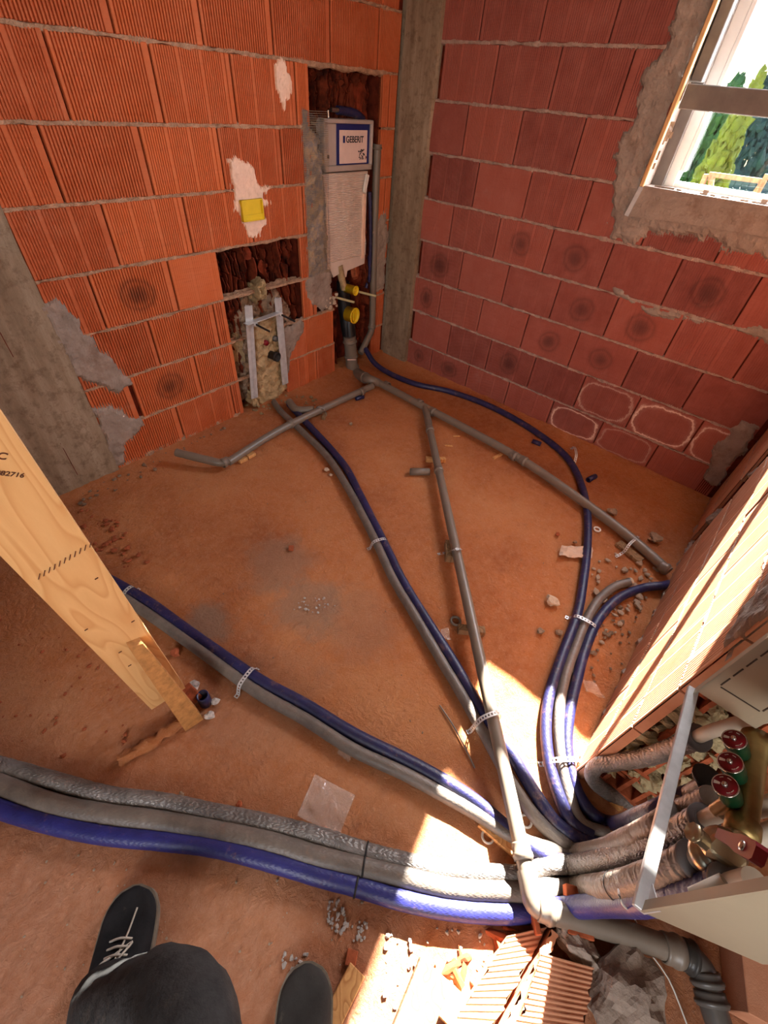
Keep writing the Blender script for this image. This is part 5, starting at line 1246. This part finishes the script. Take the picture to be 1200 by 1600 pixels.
def ringo(px, py, r, t, mat, label):
    c = FP(px, py, t); mb = MB(); mb.tube([c + Vector((math.cos(a) * r, math.sin(a) * r, 0)) for a in [i * PI / 12 for i in range(25)]], t, 8, caps=False); return tag(mb.build('pipe_ring', mat), label, 'ring')
ringo(933, 827, .017, .005, M['white_pl'], 'small white ring on the floor beside the long blue loop')
ringo(712, 970, .021, .006, M['ht'], 'grey rubber ring beside the pale wood strip')
ringo(762, 1307, .018, .004, M['zinc'], 'steel washer ring beside the sunny wood plank')
ringo(822, 1283, .018, .004, M['white_pl'], 'white ring between the pipes above the sunny elbow')
def sheet(name, label, cat, mat, corners, amp=.006, seed=0, n=14, z=.004):
    C4 = [FP(x, y, z) for x, y in corners]; vs = []
    for i in range(n + 1):
        for j in range(n + 1):
            u, v = i / n, j / n; p = (C4[0] * (1 - u) + C4[1] * u) * (1 - v) + (C4[3] * (1 - u) + C4[2] * u) * v
            vs.append(p + Vector((0, 0, amp * (.6 + nz((p.x * 22, p.y * 22, seed), 1, 3)))))
    mb = MB(); mb.add(vs, [(i * (n + 1) + j, i * (n + 1) + j + 1, (i + 1) * (n + 1) + j + 1, (i + 1) * (n + 1) + j) for i in range(n) for j in range(n)], smooth=False); return tag(mb.build(name, mat), label, cat)
bag = sheet('plastic_bag', 'flat clear plastic bag lying above the silver pipe', 'bag', M['film'], [(492, 1210), (555, 1243), (530, 1306), (464, 1275)], .006, 1)
sheet('plastic_scrap', 'small clear plastic scrap below the left pair of pipes', 'plastic scrap', M['film'], [(532, 1160), (550, 1178), (545, 1192), (527, 1178)], .008, 2, 8)
sheet('paper_scrap', 'crumpled pale paper scrap across the long blue loop', 'paper scrap', M['paper'], [(876, 855), (925, 857), (923, 875), (872, 871)], .02, 3, 10, .01)
sheet('plastic_scrap', 'crumpled clear plastic scrap right of the short blue pipe in the sun', 'plastic scrap', M['film'], [(908, 1062), (925, 1070), (944, 1095), (915, 1080)], .02, 4, 8)
sheet('plastic_scrap', 'clear plastic scrap beside the middle blue pipe', 'plastic scrap', M['film'], [(688, 985), (700, 983), (704, 1002), (690, 1000)], .02, 5, 8)
mb = MB(); mb.tube(spline([FP(687, 1102, .004), FP(712, 1140, .006), FP(742, 1200, .004)], .02), .003, 6); tag(mb.build('thin_rod', M['ht']), 'thin grey rod lying between the pipe pairs', 'rod')
# trodden mortar roll below the timber
mr_ = MB(); pp = spline([FP(185, 1188, .012), FP(225, 1168, .015), FP(262, 1142, .015), FP(285, 1128, .012)], .008); mr_.tube(pp, .018, 12, True, lambda L, a, r: r * (.95 + .9 * nz((L * 22, math.cos(a), math.sin(a)), 1, 4)))
tag(mr_.build('mortar_lump', M['floor']), 'long reddish lump of dried mortar below the timber foot', 'mortar lump')

# big broken blocks in the lower right
def big_block(name, label, c4, h, mat, ridged=True, seed=0, tiltz=(0, 0, 0, 0)):
    """c4: four floor pixels of the top face at height h, block hangs to the floor"""
    T = [FP(x, y, h + t) for (x, y), t in zip(c4, tiltz)]; t = thing(name, FP(*c4[0]), label, 'brick piece')
    ex = (T[1] - T[0]); ey = (T[3] - T[0]); n_ = ex.cross(ey).normalized()
    if n_.z < 0: n_ = -n_
    nx = 34; vs = []; fs = []
    for i in range(nx * 2 + 1):
        u = i / (nx * 2); dd = (-.0025 if (i // 2) % 2 else 0) if ridged else 0
        for v in (0, .33, .66, 1): p = (T[0] * (1 - u) + T[1] * u) * (1 - v) + (T[3] * (1 - u) + T[2] * u) * v; vs.append(p + n_ * dd + (ey.normalized() * .012 * nz((u * 9, v, seed), 1, 3) if v in (0, 1) else Vector()))
    for i in range(nx * 2):
        for j in range(3): fs.append((i * 4 + j, i * 4 + j + 1, (i + 1) * 4 + j + 1, (i + 1) * 4 + j))
    mb = MB(); mb.add(vs, fs); k = len(vs)
    B = [Vector((p.x, p.y, min(.004, p.z))) for p in T]; T2 = [p - n_ * .001 for p in T]
    mb.add(T2 + B, [(4, 5, 6, 7), (0, 4, 5, 1), (1, 5, 6, 2), (2, 6, 7, 3), (3, 7, 4, 0)]); mb.build('ridged_face', mat, t); return t
t = big_block('broken_block', 'large ridged clay block piece at the bottom under the thick outlet pipe', [(848, 1490), (795, 1640), (905, 1650), (928, 1512)], .09, M['brick_f'], True, 1)
t_ = big_block('broken_block', 'sunlit clay block piece leaning left of the large ridged piece', [(795, 1462), (690, 1630), (750, 1640), (856, 1448)], .045, M['brick_f'], True, 2, (0, 0, 0, 0))
t_ = big_block('broken_block', 'narrow clay block slab between the sunlit piece and the large ridged piece', [(862, 1452), (770, 1640), (792, 1645), (872, 1460)], .07, M['brick_f'], False, 3)
def rock(name, label, cat, mat, px, py, r, seed, sq=(1, 1, .7), z=0, group=None, sub=4, rough=.45):
    mb = MB(); mb.rock(FP(px, py, z), r, seed, sq, rough, sub); return tag(mb.build(name, mat), label, cat, group)
rock('mortar_lump', 'large grey mortar lump right of the ridged block piece', 'mortar lump', M['plaster'], 962, 1565, .11, 3, (.8, 1.15, .6), rough=.3)
rock('mortar_lump', 'mortar lump behind the ridged block piece under the outlet pipe', 'mortar lump', M['plaster'], 895, 1490, .05, 4, (1.4, .8, .8))
lay('brick_shard', 'ridged orange brick piece at the lower right corner', 'brick piece', M['brick_f'], 1165, 1545, (.14, .12, .10), .3)
rock('mortar_lump', 'dark mortar lump beside the lower right brick', 'mortar lump', M['stone'], 1195, 1480, .05, 14)
lay('brick_shard', 'jagged yellow lit brick piece under the elbow', 'brick piece', M['brick_raw'], 888, 1462, (.10, .045, .02), .6, .0)
# named stones
stones = [((192, 0), 0)]
named = [
 ('round mortar stone left of the three right pipes', 862, 943, .034, M['stone_pale']), ('small mortar stone above the three right pipes strap', 843, 988, .018, M['stone']),
 ('pale mortar stone beside the right pipes below the strap', 872, 990, .016, M['stone']), ('brown stone between the diagonal drain and the blue loop', 954, 803, .03, M['stone']),
 ('grey stone near the end of the diagonal drain', 1020, 845, .035, M['stone']), ('tiny orange stone left of the paper scrap', 870, 836, .015, M['brick_raw']),
 ('small round stone above the paper scrap', 897, 849, .014, M['stone']), ('pale stone above the washbasin pipes', 510, 735, .018, M['stone_pale']),
 ('second pale stone left of the middle pipes near their top', 517, 743, .012, M['stone_pale']), ('stone in front of the washbasin frame', 548, 664, .016, M['stone']),
 ('stone beside the blue offcut at the timber foot', 337, 1097, .017, M['gravel']), ('grey stone behind the blue offcut', 305, 1072, .022, M['gravel']), ('stone in front of the blue offcut', 330, 1120, .02, M['gravel']),
 ('orange brick chip above the left pair of pipes near the timber', 275, 1022, .02, M['brick_raw']), ('orange chip above the silver pipe', 373, 1258, .012, M['brick_raw']), ('dark chip on the floor above the silver pipe', 283, 1243, .010, M['stone']),
 ('mortar stone at the end of the right pipes', 895, 1052, .02, M['stone'])]
for i, (lb_, px, py, r, m_) in enumerate(named): rock('mortar_stone' if m_ is not M['brick_raw'] else 'brick_chip', lb_, 'stone' if m_ is not M['brick_raw'] else 'brick chip', m_, px, py, r, i + 30, (1, 1, .6), sub=2)
rr = random.Random(21)
def scatter(n, poly, rmin, rmax, mat, name, label, cat, group, sq=(1, .8, .5)):
    xs = [p[0] for p in poly]; ys = [p[1] for p in poly]; protos = []
    for k in range(5):
        mb = MB(); mb.rock((0, 0, 0), 1, k * 3 + len(label), sq, .5, 1); protos.append(mb.build(name, mat, origin=(0, 0, 0)))
    i = 0; used = 0
    while i < n:
        x = rr.uniform(min(xs), max(xs)); y = rr.uniform(min(ys), max(ys))
        if not inpoly(x, y, poly): continue
        if used < 5: o = protos[used]
        else: o = protos[used % 5].copy(); COL.objects.link(o)
        used += 1; o.location = FP(x, y, -.001); r = rmin + (rmax - rmin) * rr.random() ** 2; o.scale = (r, r, r); o.rotation_euler = (0, 0, rr.random() * 6.28); tag(o, label, cat, group); i += 1
scatter(46, [(125, 790), (170, 800), (235, 880), (175, 890), (130, 840)], .006, .02, M['brick_raw'], 'brick_chip', 'broken brick chip in the rubble between the column foot and the timber', 'brick chip', 'brick chips by the column foot')
scatter(34, [(110, 775), (200, 735), (370, 660), (360, 675), (210, 755), (130, 795)], .006, .018, M['stone'], 'mortar_stone', 'mortar crumb along the foot of the orange wall', 'stone', 'crumbs along the orange wall')
scatter(60, [(925, 880), (990, 850), (1040, 890), (1000, 960), (940, 1010), (935, 960), (925, 920)], .008, .026, M['stone_pale'], 'mortar_stone', 'pale mortar crumb in the rubble heap between the right pipes and the wall', 'stone', 'rubble beside the right pipes')
scatter(36, [(930, 960), (1010, 930), (975, 1040), (925, 1070), (915, 1030)], .006, .018, M['stone'], 'mortar_stone', 'brown crumb on the floor right of the short blue pipe', 'stone', 'crumbs right of the short blue pipe')
scatter(50, [(380, 625), (450, 615), (500, 625), (490, 640), (440, 640), (410, 650), (375, 655)], .008, .022, M['foam'], 'mortar_stone', 'foam and mortar crumb at the foot of the washbasin frame', 'crumb', 'crumbs below the washbasin frame')
scatter(26, [(455, 940), (500, 930), (528, 945), (500, 958), (460, 962)], .004, .010, M['gravel'], 'gravel_stone', 'grey gravel stone in the middle of the floor', 'gravel', 'gravel in the middle of the floor')
scatter(40, [(510, 1405), (535, 1405), (545, 1450), (530, 1460), (512, 1445)], .004, .009, M['gravel'], 'gravel_stone', 'grey gravel stone below the thick blue pipe', 'gravel', 'gravel below the thick blue pipe')
scatter(22, [(550, 1440), (575, 1440), (570, 1470), (545, 1470)], .004, .008, M['gravel'], 'gravel_stone', 'grey gravel stone right of the main gravel spill', 'gravel', 'gravel at the edge of the sun')
scatter(24, [(440, 1490), (480, 1485), (485, 1520), (445, 1535)], .004, .009, M['gravel'], 'gravel_stone', 'grey gravel stone at the tip of the right shoe', 'gravel', 'gravel at the right shoe')
scatter(60, [(600, 1450), (760, 1450), (800, 1460), (740, 1600), (600, 1600)], .004, .011, M['gravel'], 'gravel_stone', 'gravel stone in the lower sun patch', 'gravel', 'gravel in the lower sun patch')
scatter(9, [(780, 1440), (840, 1435), (830, 1480), (770, 1500)], .012, .03, M['brick_raw'], 'brick_chip', 'orange brick chip in front of the sunny elbow', 'brick chip', 'brick chips at the sunny elbow', (1.6, .5, .4))
scatter(7, [(690, 1460), (730, 1490), (730, 1530), (700, 1520)], .012, .028, M['brick_raw'], 'brick_chip', 'orange brick splinter in the lower sun patch', 'brick chip', 'brick splinters in the lower sun patch', (1.6, .5, .4))
scatter(70, [(230, 760), (600, 620), (1000, 760), (850, 1150), (700, 1200), (450, 1050), (250, 900)], .002, .006, M['stone'], 'grit_stone', 'tiny grit stone on the open floor', 'grit', 'grit on the open floor')
scatter(60, [(0, 1320), (400, 1360), (620, 1420), (560, 1560), (250, 1480), (30, 1560)], .002, .006, M['stone_pale'], 'grit_stone', 'tiny pale grit stone on the floor near the shoes', 'grit', 'grit near the shoes')
scatter(40, [(0, 950), (180, 1010), (250, 1150), (100, 1190), (0, 1150)], .004, .012, M['brick_raw'], 'brick_chip', 'brick chip in the shade left of the timber', 'brick chip', 'brick chips in the shade')
